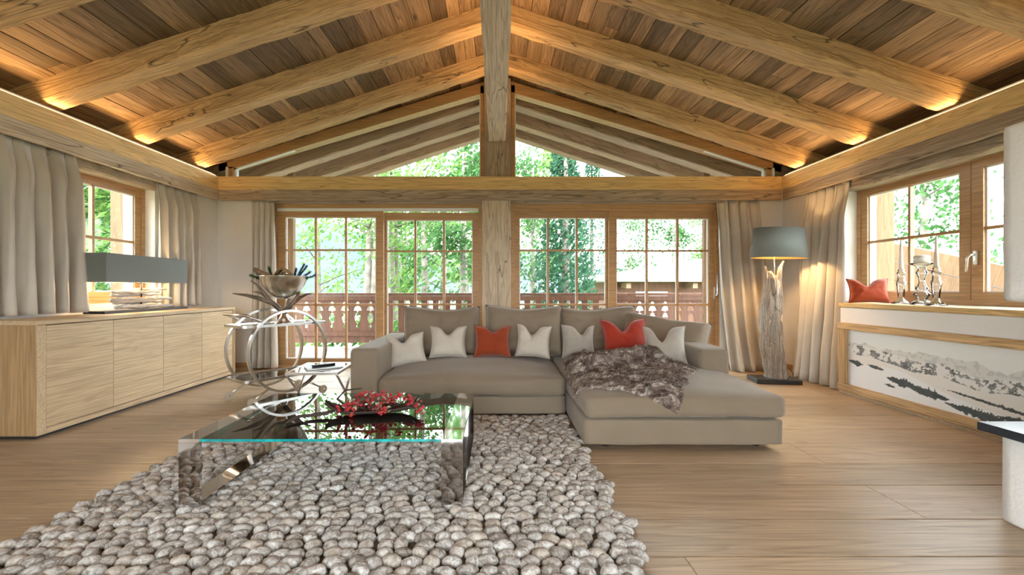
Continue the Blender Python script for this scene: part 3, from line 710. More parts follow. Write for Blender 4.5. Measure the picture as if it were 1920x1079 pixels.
# ------------------------------------------------------------------ sofa
sf = empty('corner_sofa', (.34, 4.3, 0)); qx, qy = .34, 4.3
def sp(x, y, z): return (x-qx, y-qy, z)
def soft(nm, x0, x1, y0, y1, z0, z1, r, crown=0, puff=0, wr=.003, seed=0, m=M_sofa):
    return softbox(nm, x1-x0, y1-y0, z1-z0, r, m, sf, sp((x0+x1)/2, (y0+y1)/2, (z0+z1)/2), crown, puff, 16, wr, seed)
soft('seat_base', -1.01, .565, 3.83, 5.05, .035, .192, .02, seed=1)
soft('chaise_base', .575, 1.925, 3.075, 5.05, .035, .214, .02, seed=2)
soft('arm', -1.255, -1.008, 3.815, 5.26, .035, .592, .035, seed=3)
soft('arm', 1.70, 1.952, 3.83, 5.26, .216, .592, .035, seed=4)
soft('backrest', -1.0, 1.695, 5.0, 5.26, .035, .56, .04, seed=5)
soft('seat_cushion', -1.005, .562, 3.79, 5.0, .194, .352, .045, crown=.085, puff=.012, wr=.010, seed=6)
soft('chaise_cushion', .578, 1.945, 3.055, 5.0, .216, .378, .05, crown=.07, puff=.012, wr=.010, seed=7)
for i, (x, y) in enumerate(((-1.15, 3.95), (-1.15, 5.1), (.4, 3.95), (.75, 3.2), (1.8, 3.2), (1.8, 5.1))): lathe('foot', [(.03, 0), (.03, .036)], M_black, sf, 16, sp(x, y, 0))
for i, (x, y, z, w, h, rot) in enumerate(((-.605, 4.80, .385, .80, .53, (-.15, 0, .02)), (.265, 4.80, .385, .82, .54, (-.15, .012, 0)), (1.055, 4.82, .385, .82, .53, (-.15, -.01, -.02)), (1.60, 4.52, .39, .84, .44, (-.42, .10, -.50)))):
    v, f, seam = pillowgeo(w, h, .30 if i < 3 else .34, .035 if i < 3 else .01, (.1, 0, -.2, .3)[i], 60+i, 0, .035, 9, .6, .016, 26)
    o = raw('back_cushion', v, f, M_sofa, sf, True, sp(x, y, z), rot); tube('piping', seam, .006, M_sofa, o, 6)
tag(sf, 'large taupe corner sofa with a chaise at its right end', 'sofa')
def pil(px, py, Y, w, h, mat, label, rx=-.3, ry=0, rz=0, chop=.09, cx=0, seed=0, name='throw_pillow', t=.15, skew=0):
    p = W3(px, py, Y); return pillow(name, w, h, t, mat, label, (p.x, p.y, p.z), (rx, ry, rz), chop, cx, seed, 'throw pillows on the sofa' if name == 'throw_pillow' else None, skew)
pil(766, 686, 4.32, .36, .31, M_cream, 'cream throw pillow leaning on the left sofa arm', -.35, -.10, .25, .07, -.15, 1)
pil(840, 671, 4.42, .36, .31, M_cream, 'cream throw pillow between the leftmost pillow and the rust one', -.28, .0, .05, .07, 0, 2)
pil(923, 670, 4.42, .36, .31, M_rust, 'rust orange throw pillow in the middle of the sofa seat', -.28, 0, 0, .05, .05, 3)
pil(998, 671, 4.42, .34, .32, M_cream, 'cream throw pillow right of the rust pillow', -.28, .07, -.08, .08, -.1, 4)
pil(1085, 672, 4.45, .34, .33, M_taupe2, 'silvery taupe throw pillow left of the bright red pillow', -.3, .03, .1, .08, .2, 5, skew=.02)
pil(1176, 670, 4.22, .45, .36, M_red, 'large bright red throw pillow on the chaise', -.28, -.02, .1, .10, -.1, 6, t=.17)
pil(1250, 690, 3.98, .36, .37, M_taupe2, 'silvery taupe throw pillow leaning beside the tilted back cushion', -.3, -.04, -.25, .12, -.15, 7)

# ------------------------------------------------------------------ fur throw
bl = empty('fur_throw', (1.05, 3.7, .42))
def chtop(x, y):
    a, b_ = (x-1.26)/.6835, (y-4.03)/.9725
    top = .378+.07*max(0, 1-a*a)*max(0, 1-b_*b_)
    e = max(0, .045-(x-.578))/.045; e2 = max(0, .05-(y-3.055))/.05
    return top-.03*min(1, e)**2-.03*min(1, e2)**2
def sheet(nm, A, B, C_, D_, nu, nv, lift, thick, seed, bulge, roll=0):
    v, f = [], []; A, B, C_, D_ = (Vector(q) for q in (A, B, C_, D_)); rr = []
    for j in range(nv+1):
        for i in range(nu+1):
            s, t = i/nu, j/nv; p = (A*(1-s)+B*s)*(1-t)+(D_*(1-s)+C_*s)*t
            p = p+Vector((.05*fbm((s*3+seed, t*3, 0)), .05*fbm((s*3, t*3+seed, 4))))
            ed = min(1, min(s, 1-s, t, 1-t)*8); hang = 0; hx = max(0, .60-p.x); hy = max(0, 3.085-p.y)
            if hx: p.x = max(p.x, .565-.015*(hx > .02)); hang = max(hang, hx-.02)
            if hy: p.y = max(p.y, 3.035); hang = max(hang, hy-.03)
            hang = max(0, hang)
            z = chtop(p.x, p.y)+lift+thick*ed**.5+bulge*max(0, fbm((p.x*4+seed, p.y*9, 2)))*ed+.010*fbm((p.x*30, p.y*30, seed))-hang+roll*math.exp(-((t-.86)/.12)**2)*ed
            v.append((p.x-1.05, p.y-3.7, z-.42))
    for j in range(nv):
        for i in range(nu): a = j*(nu+1)+i; f.append((a, a+nu+1, a+nu+2, a+1))
    o = raw(nm, v, f, M_fur, bl, True); so = o.modifiers.new('thickness', 'SOLIDIFY'); so.thickness = .02; so.offset = -1
    # short fur tufts
    tv, tf = [], []; r3 = random.Random(seed)
    for _ in range(9000):
        q = r3.randrange(len(f)); a, b_, c_, d_ = (Vector(v[k]) for k in f[q]); s, t = r3.random(), r3.random()
        p = (a*(1-s)+d_*s)*(1-t)+(b_*(1-s)+c_*s)*t; nrm = (b_-a).cross(d_-a).normalized()
        if nrm.z < 0: nrm = -nrm
        dr = (nrm+Vector((r3.gauss(.5, .5), r3.gauss(-.5, .5), r3.gauss(0, .2)))).normalized()*r3.uniform(.012, .024)
        w_ = dr.cross(Vector((r3.random(), r3.random(), r3.random()))).normalized()*.0022
        n = len(tv); tv += [p-w_, p+w_, p+dr]; tf.append((n, n+1, n+2))
    o2 = raw('fur_pile', tv, tf, M_fur, bl); o2['kind'] = 'stuff'
sheet('throw_layer', (.62, 4.35), (1.62, 3.80), (1.19, 2.955), (.52, 3.30), 40, 40, .012, .03, 3, .08)
sheet('throw_fold', (.70, 4.42), (1.50, 4.12), (1.42, 3.74), (.56, 3.62), 44, 24, .045, .03, 9, .08, .085)
tag(bl, 'brown and grey faux fur throw crumpled over the chaise', 'throw')

# ------------------------------------------------------------------ coffee table
ct = empty('glass_coffee_table', (-.865, 2.69, .048)); T0, T1, TH = 2.21-2.69, 3.174-2.69, .367-.048
def loop(nm, x0, x1):
    t = .014; v, f = [], []
    for x in (x0, x1):
        for (a, b_) in ((T0, 0), (T1, 0), (T1, TH), (T0, TH)): v.append((x, a, b_))
        for (a, b_) in ((T0+t, t), (T1-t, t), (T1-t, TH-t), (T0+t, TH-t)): v.append((x, a, b_))
    for i in range(4):
        j = (i+1) % 4
        f += [(i, j, 8+j, 8+i), (4+j, 4+i, 12+i, 12+j), (i, 4+i, 4+j, j), (8+i, 8+j, 12+j, 12+i)]
    return raw(nm, v, f, M_chrome, ct)
loop('end_frame', -.69, -.586); loop('end_frame', .586, .69)
o = box('glass_top', -.585, .585, T0, T1, TH-.013, TH, M_tglass, ct); o.data.materials.append(M_tedge)
for p in o.data.polygons:
    if abs(p.normal.z) < .5: p.material_index = 1
tag(ct, 'low glass coffee table with polished steel loop legs on the rug', 'coffee table')
# berry arrangement
bx_ = empty('berry_arrangement', (-.73, 2.66, .368)); r4 = random.Random(4)
v, f = [], []; n1, n2 = 18, 8
for i in range(n1+1):
    t = i/n1*2-1; wd = .075*(1-abs(t)**2.5)+.004
    for j in range(n2+1):
        s = j/n2*2-1; v.append((t*.27, s*wd+.03*math.sin(t*2), .006+.028*s*s+.05*t*t*t*t))
for i in range(n1):
    for j in range(n2): a = i*(n2+1)+j; f.append((a, a+n2+1, a+n2+2, a+1))
o = raw('bark_tray', v, f, M_twig, bx_, True); so = o.modifiers.new('thickness', 'SOLIDIFY'); so.thickness = .004
tube('curved_branch', [(-.20, -.03, .03), (-.26, -.07, .02), (-.33, -.10, .016), (-.38, -.14, .022), (-.40, -.20, .014), (-.41, -.23, .010)], [.008, .011, .010, .009, .008, .004], M_twig, bx_)
tube('curved_branch', [(-.18, .05, .03), (-.25, .10, .06), (-.22, .16, .10), (-.12, .17, .11)], [.007, .007, .006, .003], M_twig, bx_)
bm = bmesh.new(); bmesh.ops.create_icosphere(bm, subdivisions=2, radius=.0095); bme = bpy.data.meshes.new('berry'); bm.to_mesh(bme); bm.free(); bme.materials.append(M_berry)
for p in bme.polygons: p.use_smooth = True
lme = bpy.data.meshes.new('leaf'); lme.from_pydata([(0, 0, 0), (.012, .008, .003), (.03, 0, .004), (.012, -.008, .003)], [], [(0, 1, 2, 3)]); lme.materials.append(M_pleaf)
for k in range(26):
    x0, y0 = r4.uniform(-.2, .18), r4.uniform(-.05, .06); ang2 = r4.uniform(0, 2*PI); ln = r4.uniform(.05, .13)
    tip = Vector((x0+math.cos(ang2)*ln*1.3, y0+math.sin(ang2)*ln, r4.uniform(.03, .115)))
    if k in (0, 1, 2): tip.z = .018
    tube('twig', [(x0*.6, y0*.6, .025), ((x0+tip.x)/2, (y0+tip.y)/2, .05), tip], [.003, .0025, .0015], M_twig, bx_, 5)
    for _ in range(8):
        o = link('berry', bme, None, bx_, tip+Vector((r4.gauss(0, .018), r4.gauss(0, .018), r4.gauss(0, .012)))); o.location.z = max(.011, o.location.z); o.scale = (r4.uniform(.7, 1.15),)*3
    for _ in range(3):
        o = link('leaf', lme, None, bx_, tip+Vector((r4.gauss(0, .02), r4.gauss(0, .02), r4.gauss(.004, .008))), (r4.uniform(-1, 1), r4.uniform(-1, 1), r4.uniform(0, 6)))
        o.location.z = max(.012, o.location.z)
tag(bx_, 'dark bark tray heaped with red berry twigs on the glass table', 'berry arrangement')

# ------------------------------------------------------------------ side table with magazine
st = empty('side_table', (-1.57, 4.04, 0)); st.rotation_euler = (0, 0, .06)
hw, hd, zt = .215, .265, .40
frame = frame_rect('top_frame', -hw, hw, -hd, hd, .02, 0, .022, M_trol, st); frame.rotation_euler = (PI/2, 0, 0); frame.location = (0, 0, zt-.022); frame.scale = (1, 1, -1)
box('mirror_top', -hw+.018, hw-.018, -hd+.018, hd-.018, zt-.010, zt-.002, M_chrome, st)
for x in (-hw+.01, hw-.01):
    for s in (-1, 1): tube('leg', [(x+s*.006, -s*(hd-.02), 0.01), (x+s*.006, s*(hd-.02), zt-.022)], .010, M_trol, st)
    tube('foot_bar', [(x, -hd+.02, .01), (x, hd-.02, .01)], .009, M_trol, st)
tag(st, 'low nickel side table with mirrored top and crossed legs by the sofa arm', 'side table')
mg = empty('magazine', (-1.55, 4.03, .40)); mg.rotation_euler = (0, 0, .55)
box('pages', -.15, .15, -.105, .105, .001, .012, M_page, mg); box('cover', -.152, .152, -.107, .107, .0122, .0135, M_mag, mg)
tag(mg, 'dark magazine lying on the mirrored side table', 'magazine')
rm = box('remote_control', -.10, .10, -.02, .02, 0, .018, M_black, None, .005); rm.location = (-1.545, 4.02, .4228); rm.rotation_euler = (0, 0, .75)
tag(rm, 'slim dark remote control lying on the magazine', 'remote')

# ------------------------------------------------------------------ serving trolley
tr = empty('serving_trolley', (-2.25, 4.63, 0), math.atan2(.81, .59))
for y in (-.225, .225): ringtube('hoop', (0, y, .483),   .395, 0, .036, .022, M_trol, tr, 72)
def tray(nm, z, x0, x1, y0, y1):
    r = .06; pts = []
    for (cx, cy_, a0) in ((x1-r, y1-r, 0), (x0+r, y1-r, PI/2), (x0+r, y0+r, PI), (x1-r, y0+r, 3*PI/2)):
        for k in range(7): a = a0+PI/2*k/6; pts.append((cx+r*math.cos(a), cy_+r*math.sin(a)))
    n = len(pts)
    def pr(pp, za, zb, mat, nm2, par):
        v = [(x, y, za) for x, y in pp]+[(x, y, zb) for x, y in pp]; return raw(nm2, v, [tuple(range(n))[::-1], tuple(range(n, 2*n))]+[(i, (i+1) % n, n+(i+1) % n, n+i) for i in range(n)], mat, par)
    g_ = pr(pts, z-.004, z+.004, M_tglass, nm, tr)
    v = []; f = []
    cx, cy_ = (x0+x1)/2, (y0+y1)/2
    for (x, y) in pts:
        ix, iy = x-.012*math.copysign(1, x-cx), y-.012*math.copysign(1, y-cy_)
        v += [(x, y, z-.012), (x, y, z+.012), (ix, iy, z+.012), (ix, iy, z-.012)]
    for i in range(n):
        j = (i+1) % n
        for k in range(4): f.append((i*4+k, j*4+k, j*4+(k+1) % 4, i*4+(k+1) % 4))
    raw('rim', v, f, M_trol, g_)
tray('glass_shelf', .74, -.44, .44, -.205, .205); tray('glass_shelf', .23, -.42, .46, -.205, .205)
for sx in (-1, 1):
    for sy in (-1, 1):
        a = Vector((sx*.20, sy*.225, .145)); b2 = Vector((sx*.36, sy*.235, .055)); tube('leg', [a, b2], .011, M_trol, tr)
        v = [(b2.x+.042*math.cos(k*PI/12), b2.y+q, .043+.042*math.sin(k*PI/12)) for q in (-.011, .011) for k in range(24)]
        raw('wheel', v, [tuple(range(24)), tuple(range(47, 23, -1))]+[(k, 24+k, 24+(k+1) % 24, (k+1) % 24) for k in range(24)], M_rubber, tr)
        tube('axle', [b2+Vector((0, -.018, -.012)), b2+Vector((0, .018, -.012))], .008, M_chrome, tr)
for sy in (-1, 1): tube('handle_arm', [(-.22, sy*.225, .76), (-.30, sy*.225, .80), (-.40, sy*.225, .845)], .010, M_trol, tr)
tube('handle_bar', [(-.40, -.25, .845), (-.40, .25, .845)], .014, M_silver, tr, 12)
tag(tr, 'nickel and glass serving trolley with two large hoops', 'trolley')
# silver bowl with antlers
bw = empty('antler_bowl', (-2.21, 4.68, .7445))
lathe('foot', [(.10, 0), (.098, .006), (.055, .035), (.03, .08), (.022, .11), (0, .112)], M_silver, bw, 32)
pr = [(.0, .245), (.05, .248), (.10, .275), (.16, .33), (.205, .40), (.232, .48), (.238, .482), (.228, .475), (.198, .40), (.15, .335), (.09, .283), (0, .26)]
lathe('bowl', pr, M_silver, bw, 48)
def antler(pts, r): return tube('antler', pts, r, M_antler, bw, 8)
antler([(0, 0, .10), (-.06, -.02, .17), (-.12, -.03, .22), (-.17, -.05, .30), (-.23, -.08, .39), (-.28, -.11, .43)], [.028, .028, .025, .018, .012, .004])
antler([(-.10, -.02, .20), (-.20, -.08, .25), (-.30, -.14, .285), (-.41, -.20, .305)], [.026, .022, .016, .004])
antler([(-.13, -.03, .24), (-.20, -.07, .31), (-.26, -.11, .325)], [.016, .012, .004])
antler([(0, 0, .10), (.06, .01, .17), (.11, .02, .23), (.14, .03, .30), (.15, .04, .345)], [.028, .026, .024, .016, .006])
antler([(.10, .02, .21), (.17, .01, .265), (.24, .0, .295), (.30, -.02, .305)], [.020, .016, .010, .003])
antler([(0, .02, .10), (.0, .10, .20), (.0, .17, .30), (.0, .21, .38)], [.026, .024, .018, .008])
tag(bw, 'polished silver bowl on an antler stand on the trolley', 'bowl')
r5 = random.Random(9)
def sprig(name, base, tips, label, cat='greenery'):
    e = empty(name, base); v, f = [], []
    for tp in tips:
        tp = Vector(tp); tube('stem', [(0, 0, 0), tp*.6+Vector((0, 0, .01)), tp], [.004, .003, .0015], M_twig, e, 5)
        for k in range(900):
            t = r5.uniform(.25, 1); p = tp*t; d_ = (tp.normalized()*.8+Vector((r5.gauss(0, .7), r5.gauss(0, .7), r5.gauss(.1, .6)))).normalized()*r5.uniform(.02, .04)
            w_ = d_.cross(Vector((0, 0, 1))).normalized()*.0016; n = len(v); v += [p-w_, p+w_, p+d_]; f.append((n, n+1, n+2))
    o = raw('needles', v, f, M_green, e); o['kind'] = 'stuff'; return tag(e, label, cat)
bz = .7445+.40
sprig('fir_sprig', (-2.12, 4.70, bz), [(.14, .0, .18), (.19, -.03, .12), (.10, .03, .20), (.22, .02, .09), (.05, -.05, .15)], 'dark green fir sprigs at the right of the silver bowl')
sprig('fir_sprig', (-2.30, 4.66, bz), [(-.16, -.06, .12), (-.22, -.05, .085), (-.08, .05, .17), (.05, .06, .15), (-.12, -.10, .14)], 'green fir sprigs hanging out at the left of the silver bowl')
P = []
for k in range(60): a = k*.32; P.append(((.10-.0014*k)*math.cos(a), 0.02*math.sin(k*.05), (.10-.0014*k)*math.sin(a)))
bk = tube('bark_curl', P, .009, M_bark, None, 8, (-2.19, 4.60, bz+.06)); bk.scale = (1, 3.5, 1); tag(bk, 'brown curl of bark standing in the silver bowl', 'bark curl')
ck = empty('cinnamon_log', (-2.27, 4.58, bz+.03)); tube('log', [(.05, .02, -.03), (-.03, -.02, .05), (-.15, -.08, .115)], [.022, .024, .022], M_bark, ck, 12); tube('log_core', [(-.15, -.08, .115), (-.153, -.0815, .1165)], .014, M_twig, ck, 12)
tag(ck, 'brown bark roll sticking out left of the silver bowl', 'bark roll')

# ------------------------------------------------------------------ floor lamp
fpos = Vector((3.24, 5.36, 0)); flp = empty('driftwood_floor_lamp', fpos)
o = box('lamp_base', -.24, .24, -.16, .16, .0005, .05, M_black, flp, .004); o.rotation_euler = (0, 0, -.16)
def trunk(nm, pts, rad, seed, mat=M_drift, seg=20, sub=8, crack=.22):
    P, rr = [], []
    n = len(pts)-1
    for i in range(n):
        for k in range(sub):
            t = k/sub; P.append(Vector(pts[i]).lerp(Vector(pts[i+1]), t)); rr.append(rad[i]*(1-t)+rad[i+1]*t)
    P.append(Vector(pts[-1])); rr.append(rad[-1])
    v, f = tubegeo(P, rr, seg)
    for i in range(len(P)):
        for k in range(seg):
            a = 2*PI*k/seg; q = v[i*seg+k]; d_ = q-P[i]
            s = 1+crack*fbm((math.cos(a)*2.2+seed, math.sin(a)*2.2, i*.08))+crack*.5*fbm((math.cos(a)*6, math.sin(a)*6+seed, i*.16))
            v[i*seg+k] = P[i]+d_*s
    return raw(nm, v, f, mat, flp, True)
trunk('driftwood_trunk', [(.02, 0, .045), (.0, 0, .25), (-.035, 0, .5), (-.055, .0, .72), (-.03, 0, .95), (-.02, 0, 1.1), (-.035, 0, 1.22), (-.05, 0, 1.30)], [.125, .115, .118, .112, .100, .085, .06, .018], 3, crack=.3)
trunk('driftwood_branch', [(.05, -.01, .80), (.062, -.01, 1.0), (.055, 0, 1.18), (.075, 0, 1.33), (.115, 0, 1.42)], [.045, .04, .033, .026, .010], 8, seg=12, sub=5)
trunk('driftwood_branch', [(-.06, .0, .9), (-.075, -.01, 1.1), (-.085, 0, 1.25), (-.10, 0, 1.36)], [.04, .034, .022, .006], 12, seg=12, sub=5)
tube('lamp_stem', [(.0, -.02, 1.15), (0, 0, 1.62)], .007, M_silver, flp)
def shade(nm, r0, r1, z0, z1, mat, dr, sy=.62):
    v, f = [], []; seg = 64
    for (r, z) in ((r0-dr, z0), (r1-dr, z1)):
        for k in range(seg): a = 2*PI*k/seg; v.append((r*math.cos(a), r*math.sin(a)*sy, z))
    f = [(k, (k+1) % seg, seg+(k+1) % seg, seg+k) for k in range(seg)]
    o = raw(nm, v, f, mat, flp, True); so = o.modifiers.new('thickness', 'SOLIDIFY'); so.thickness = .003
    o.location = (.03, 0, 0); o.rotation_euler = (0, .02, 0); return o
shade('lamp_shade', .325, .288, 1.455, 1.805, M_shade, 0); shade('shade_lining', .325, .288, 1.457, 1.803, M_gshade, .006)
tube('shade_spider', [(-.26, 0, 1.62), (.32, 0, 1.62)], .003, M_silver, flp, 6)
lathe('bulb', [(0, 0), (.02, .01), (.03, .05), (.018, .08), (0, .09)], M_bulb, flp, 12, (.03, 0, 1.60))
l = bpy.data.lights.new('bulb_light', 'POINT'); l.energy = 24; l.color = (1, .66, .32); l.shadow_soft_size = .035
q = bpy.data.objects.new('bulb_light', l); C.objects.link(q); q.location = (.03, 0, 1.58); q.parent = flp
tube('power_cord', [(.2, .1, .02), (.33, .16, .01), (.36, .2, .06), (.33, .3, .14), (.38, .5, .22)], .004, M_black, flp, 6)
tag(flp, 'floor lamp with twisted driftwood trunk and dark oval shade', 'lamp')

# ------------------------------------------------------------------ candlesticks and sill cushion
SZ = .951
def candlestick(x, y, hgt, prof, candle, label):
    e = empty('candlestick', (x, y, SZ)); lathe('holder', [(r, z*hgt) for r, z in prof], M_crystal, e, 24); 
    c = candle
    lathe('candle', [(c[0], hgt*.985), (c[1], hgt+c[2]-.006), (c[1]*.4, hgt+c[2]), (0, hgt+c[2])], M_candle, e, 16)
    tube('wick', [(0, 0, hgt+c[2]-.002), (.001, 0, hgt+c[2]+.008)], .001, M_twig, e, 5)
    tag(e, label, 'candlestick')
pA = [(.075, 0), (.075, .02), (.06, .05), (.03, .12), (.024, .2), (.034, .5), (.040, .62), (.028, .68), (.03, .75), (.022, .80), (.034, .86), (.034, .90), (.024, .92), (.026, .98), (.02, 1)]
pB = [(.085, 0), (.085, .02), (.06, .08), (.03, .12), (.055, .20), (.062, .26), (.03, .32), (.05, .38), (.03, .46), (.022, .55), (.028, .66), (.045, .76), (.03, .82), (.03, .9), (.088, .95), (.09, .98), (.05, 1)]
candlestick(3.89, 4.40, .335, pA, (.020, .008, .285), 'crystal candlestick with tall white taper nearest the red sill cushion')
candlestick(3.84, 4.13, .385, pB, (.058, .058, .065), 'crystal candlestick with short white pillar candle on a wide plate')
candlestick(3.75, 3.90, .33, pA, (.020, .008, .265), 'crystal candlestick with tall white taper nearest the fireplace')
pillow('sill_cushion', .36, .26, .14, M_rust, 'orange red cushion at the far end of the window sill', (3.80, 4.66, .950), (-.30, 0, -.35), .07, -.1, 31)

# ------------------------------------------------------------------ outside: terrace, railing, overhang
tag(box('terrace', -7, 7, 6.56, 8.72, -.2, -.02, M_terr), 'pale stone terrace floor outside the balcony doors', 'terrace', kind='structure')
YR = 8.6
def railing(x0, x1, closed, label):
    e = empty('balcony_railing', ((x0+x1)/2, YR, 0)); cx = (x0+x1)/2
    box('handrail', x0-cx, x1-cx, -.07, .07, .96, 1.01, M_rail, e, .004); box('top_rail', x0-cx, x1-cx, -.055, -.03, .87, .955, M_rail, e, .002); box('bottom_rail', x0-cx, x1-cx, -.055, -.03, .20, .285, M_rail, e, .002)
    w = .253 if closed else .22; n = int(round((x1-x0)/w)); w = (x1-x0)/n
    if closed:
        half = [(.07, 0), (.10, .02), (.13, .0), (.345, 0), (.355, .018), (.38, .027), (.405, .018), (.415, 0), (.43, .0), (.445, .02), (.48, .042), (.54, .055), (.585, .047), (.605, .030), (.625, .034), (.635, 0),
                (.675, 0.01), (.68, .072), (.70, .066), (.735, .055), (.76, .03), (.765, 0), (.80, 0), (.81, .03), (.83, .028), (.855, 0), (.955, 0)]
        L1 = [(-w/2+.003+d, z) for z, d in half]; R1 = [(w/2-.003-d, z) for z, d in half][::-1]
        pts = L1+R1; m_ = len(pts)
        me = bpy.data.meshes.new('board'); me.from_pydata([(x, -.012, z) for x, z in pts]+[(x, .012, z) for x, z in pts], [], [tuple(range(m_))[::-1], tuple(range(m_, 2*m_))]+[(i, (i+1) % m_, m_+(i+1) % m_, m_+i) for i in range(m_)]); me.materials.append(M_rail)
        for i in range(n): link('board', me, None, e, (x0+w*(i+.5)-cx, 0, 0))
    else:
        me = boxmesh(w*.52, .024, .86, .003); me.materials.append(M_rail)
        for i in range(n): link('picket', me, None, e, (x0+w*(i+.5)-cx, 0, .525))
    for x in (x0+.055, x1-.055): box('post', x-.045-cx, x+.045-cx, .02, .11, -.02, .96, M_rail, e, .003)
    tag(e, label, 'railing')
railing(-4.6, -2.18, True, 'brown balcony railing boards with carved cutouts left of the open pickets')
railing(-2.16, 2.16, False, 'brown balcony railing section with open upright pickets')
railing(2.18, 4.6, True, 'brown balcony railing boards with carved cutouts right of the open pickets')
for i, y in enumerate((6.75, 7.49, 8.12)):
    for side, sn in ((-1, 'left'), (1, 'right')):
        a = Vector((0.01*side, y+.11, RB+.11)); b2 = Vector((4.9*side, y+.11, RB-PITCH*4.9+.11))
        tag(beam('overhang_rafter', a, b2, .21, .21, M_soff, None, .008, 30, .012, i+side*5), f'outdoor overhang rafter beyond the gable glass, {sn} slope, {("nearest the glass", "middle one", "outermost one")[i]}', 'rafter', 'outdoor rafters')
for side, sn in ((-1, 'left'), (1, 'right')):
    o = raw('roof_overhang', [(0, 6.56, CE+.01), (5.2*side, 6.56, CE+.01-PITCH*5.2), (5.2*side, 8.42, CE+.01-PITCH*5.2), (0, 8.42, CE+.01), (0, 6.56, CE+.2), (5.2*side, 6.56, CE+.2-PITCH*5.2), (5.2*side, 8.42, CE+.2-PITCH*5.2), (0, 8.42, CE+.2)],
        [(0, 1, 2, 3), (7, 6, 5, 4), (0, 4, 5, 1), (1, 5, 6, 2), (2, 6, 7, 3), (3, 7, 4, 0)], M_soff)
    tag(o, f'boarded roof overhang outside the gable, {sn} slope', 'roof', kind='structure')
    tag(box('outdoor_post', side*(4.53 if side < 0 else 4.62)-.125, side*(4.53 if side < 0 else 4.62)+.125, 5.45, 5.70, -.5, 2.55, M_out, bev=.008), f'orange timber post outside the {sn} window', 'post')
    tag(box('outdoor_post', side*3.30-.045, side*3.30+.045, 7.2, 7.30, -.02, 2.95, M_out, bev=.006), f'timber terrace post outside the {sn} balcony door', 'post')

# ------------------------------------------------------------------ outside: ground, hills, neighbour, trees
tag(raw('meadow', [(-300, 9, -3), (300, 9, -3), (300, 500, -3), (-300, 500, -3), (-300, -300, -3.0), (300, -300, -3.0)], [(0, 1, 2, 3), (4, 5, 1, 0)], M_grass), 'green meadow below the balcony', 'ground', kind='structure')
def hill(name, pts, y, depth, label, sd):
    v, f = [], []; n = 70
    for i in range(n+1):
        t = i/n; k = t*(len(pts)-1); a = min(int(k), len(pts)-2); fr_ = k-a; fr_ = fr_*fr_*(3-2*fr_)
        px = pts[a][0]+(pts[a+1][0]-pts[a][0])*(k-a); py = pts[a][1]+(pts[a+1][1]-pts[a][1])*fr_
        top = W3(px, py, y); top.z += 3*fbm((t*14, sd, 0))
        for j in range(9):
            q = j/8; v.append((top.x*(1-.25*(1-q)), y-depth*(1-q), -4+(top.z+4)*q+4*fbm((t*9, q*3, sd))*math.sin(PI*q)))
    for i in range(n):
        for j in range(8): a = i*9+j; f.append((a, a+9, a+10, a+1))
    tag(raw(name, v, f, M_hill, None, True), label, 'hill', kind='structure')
hill('wooded_hill', [(-500, 330), (200, 380), (560, 405), (700, 440), (860, 490), (1010, 455), (1100, 500), (1300, 515), (2300, 420)], 260, 130, 'wooded mountain slope far beyond the trees, coloured blue for haze', 3)
nh = empty('neighbour_house', (6.5, 16.5, -3))
box('house_wall', -3.0, 4.0, -2.2, 2.2, 0, 4.35, M_rail, nh)
v = [(-3.7, -2.9, 4.42), (4.8, -2.9, 4.42), (4.8, 3.2, 4.42), (-3.7, 3.2, 4.42), (1.6, .2, 5.3), (4.8, .2, 5.3)]
raw('snow_roof', [*v, (-3.7, -2.9, 4.30), (4.8, -2.9, 4.30), (4.8, 3.2, 4.30), (-3.7, 3.2, 4.30)], [(0, 1, 5, 4), (3, 4, 5, 2), (0, 4, 3), (1, 2, 5), (6, 9, 8, 7), (0, 6, 7, 1), (1, 7, 8, 2), (2, 8, 9, 3), (3, 9, 6, 0)], M_snow, nh)
tube('gutter', [(-3.75, -2.98, 4.36), (4.8, -2.98, 4.36)], .07, M_gasket, nh, 10)
for x in (-2.6, -.6, 1.4, 3.4): box('eave_bracket', x-.07, x+.07, -2.85, -2.2, 4.1, 4.26, M_soff, nh)
for x in (-2.2, .4): box('house_window', x, x+1.0, -2.23, -2.19, 3.2, 4.0, M_gasket, nh)
tag(nh, 'low timber house with white roof seen through the right balcony door', 'house')
gr = empty('stair_parapet', (7, 7.4, 1.2))
for k in range(3): o = beam('parapet_board', (0, 1.3, .72-k*.33), (0, -1.4, -.02-k*.33), .08, .30, M_out, None, .006, 12, .006, k); o.parent = gr
for y in (-1.2, 0, 1.2): box('parapet_post', .06, .16, y-.06, y+.06, -4.2, .6+.27*y-.25, M_out, gr)
tag(gr, 'sloping boarded parapet outside the candle window', 'parapet')
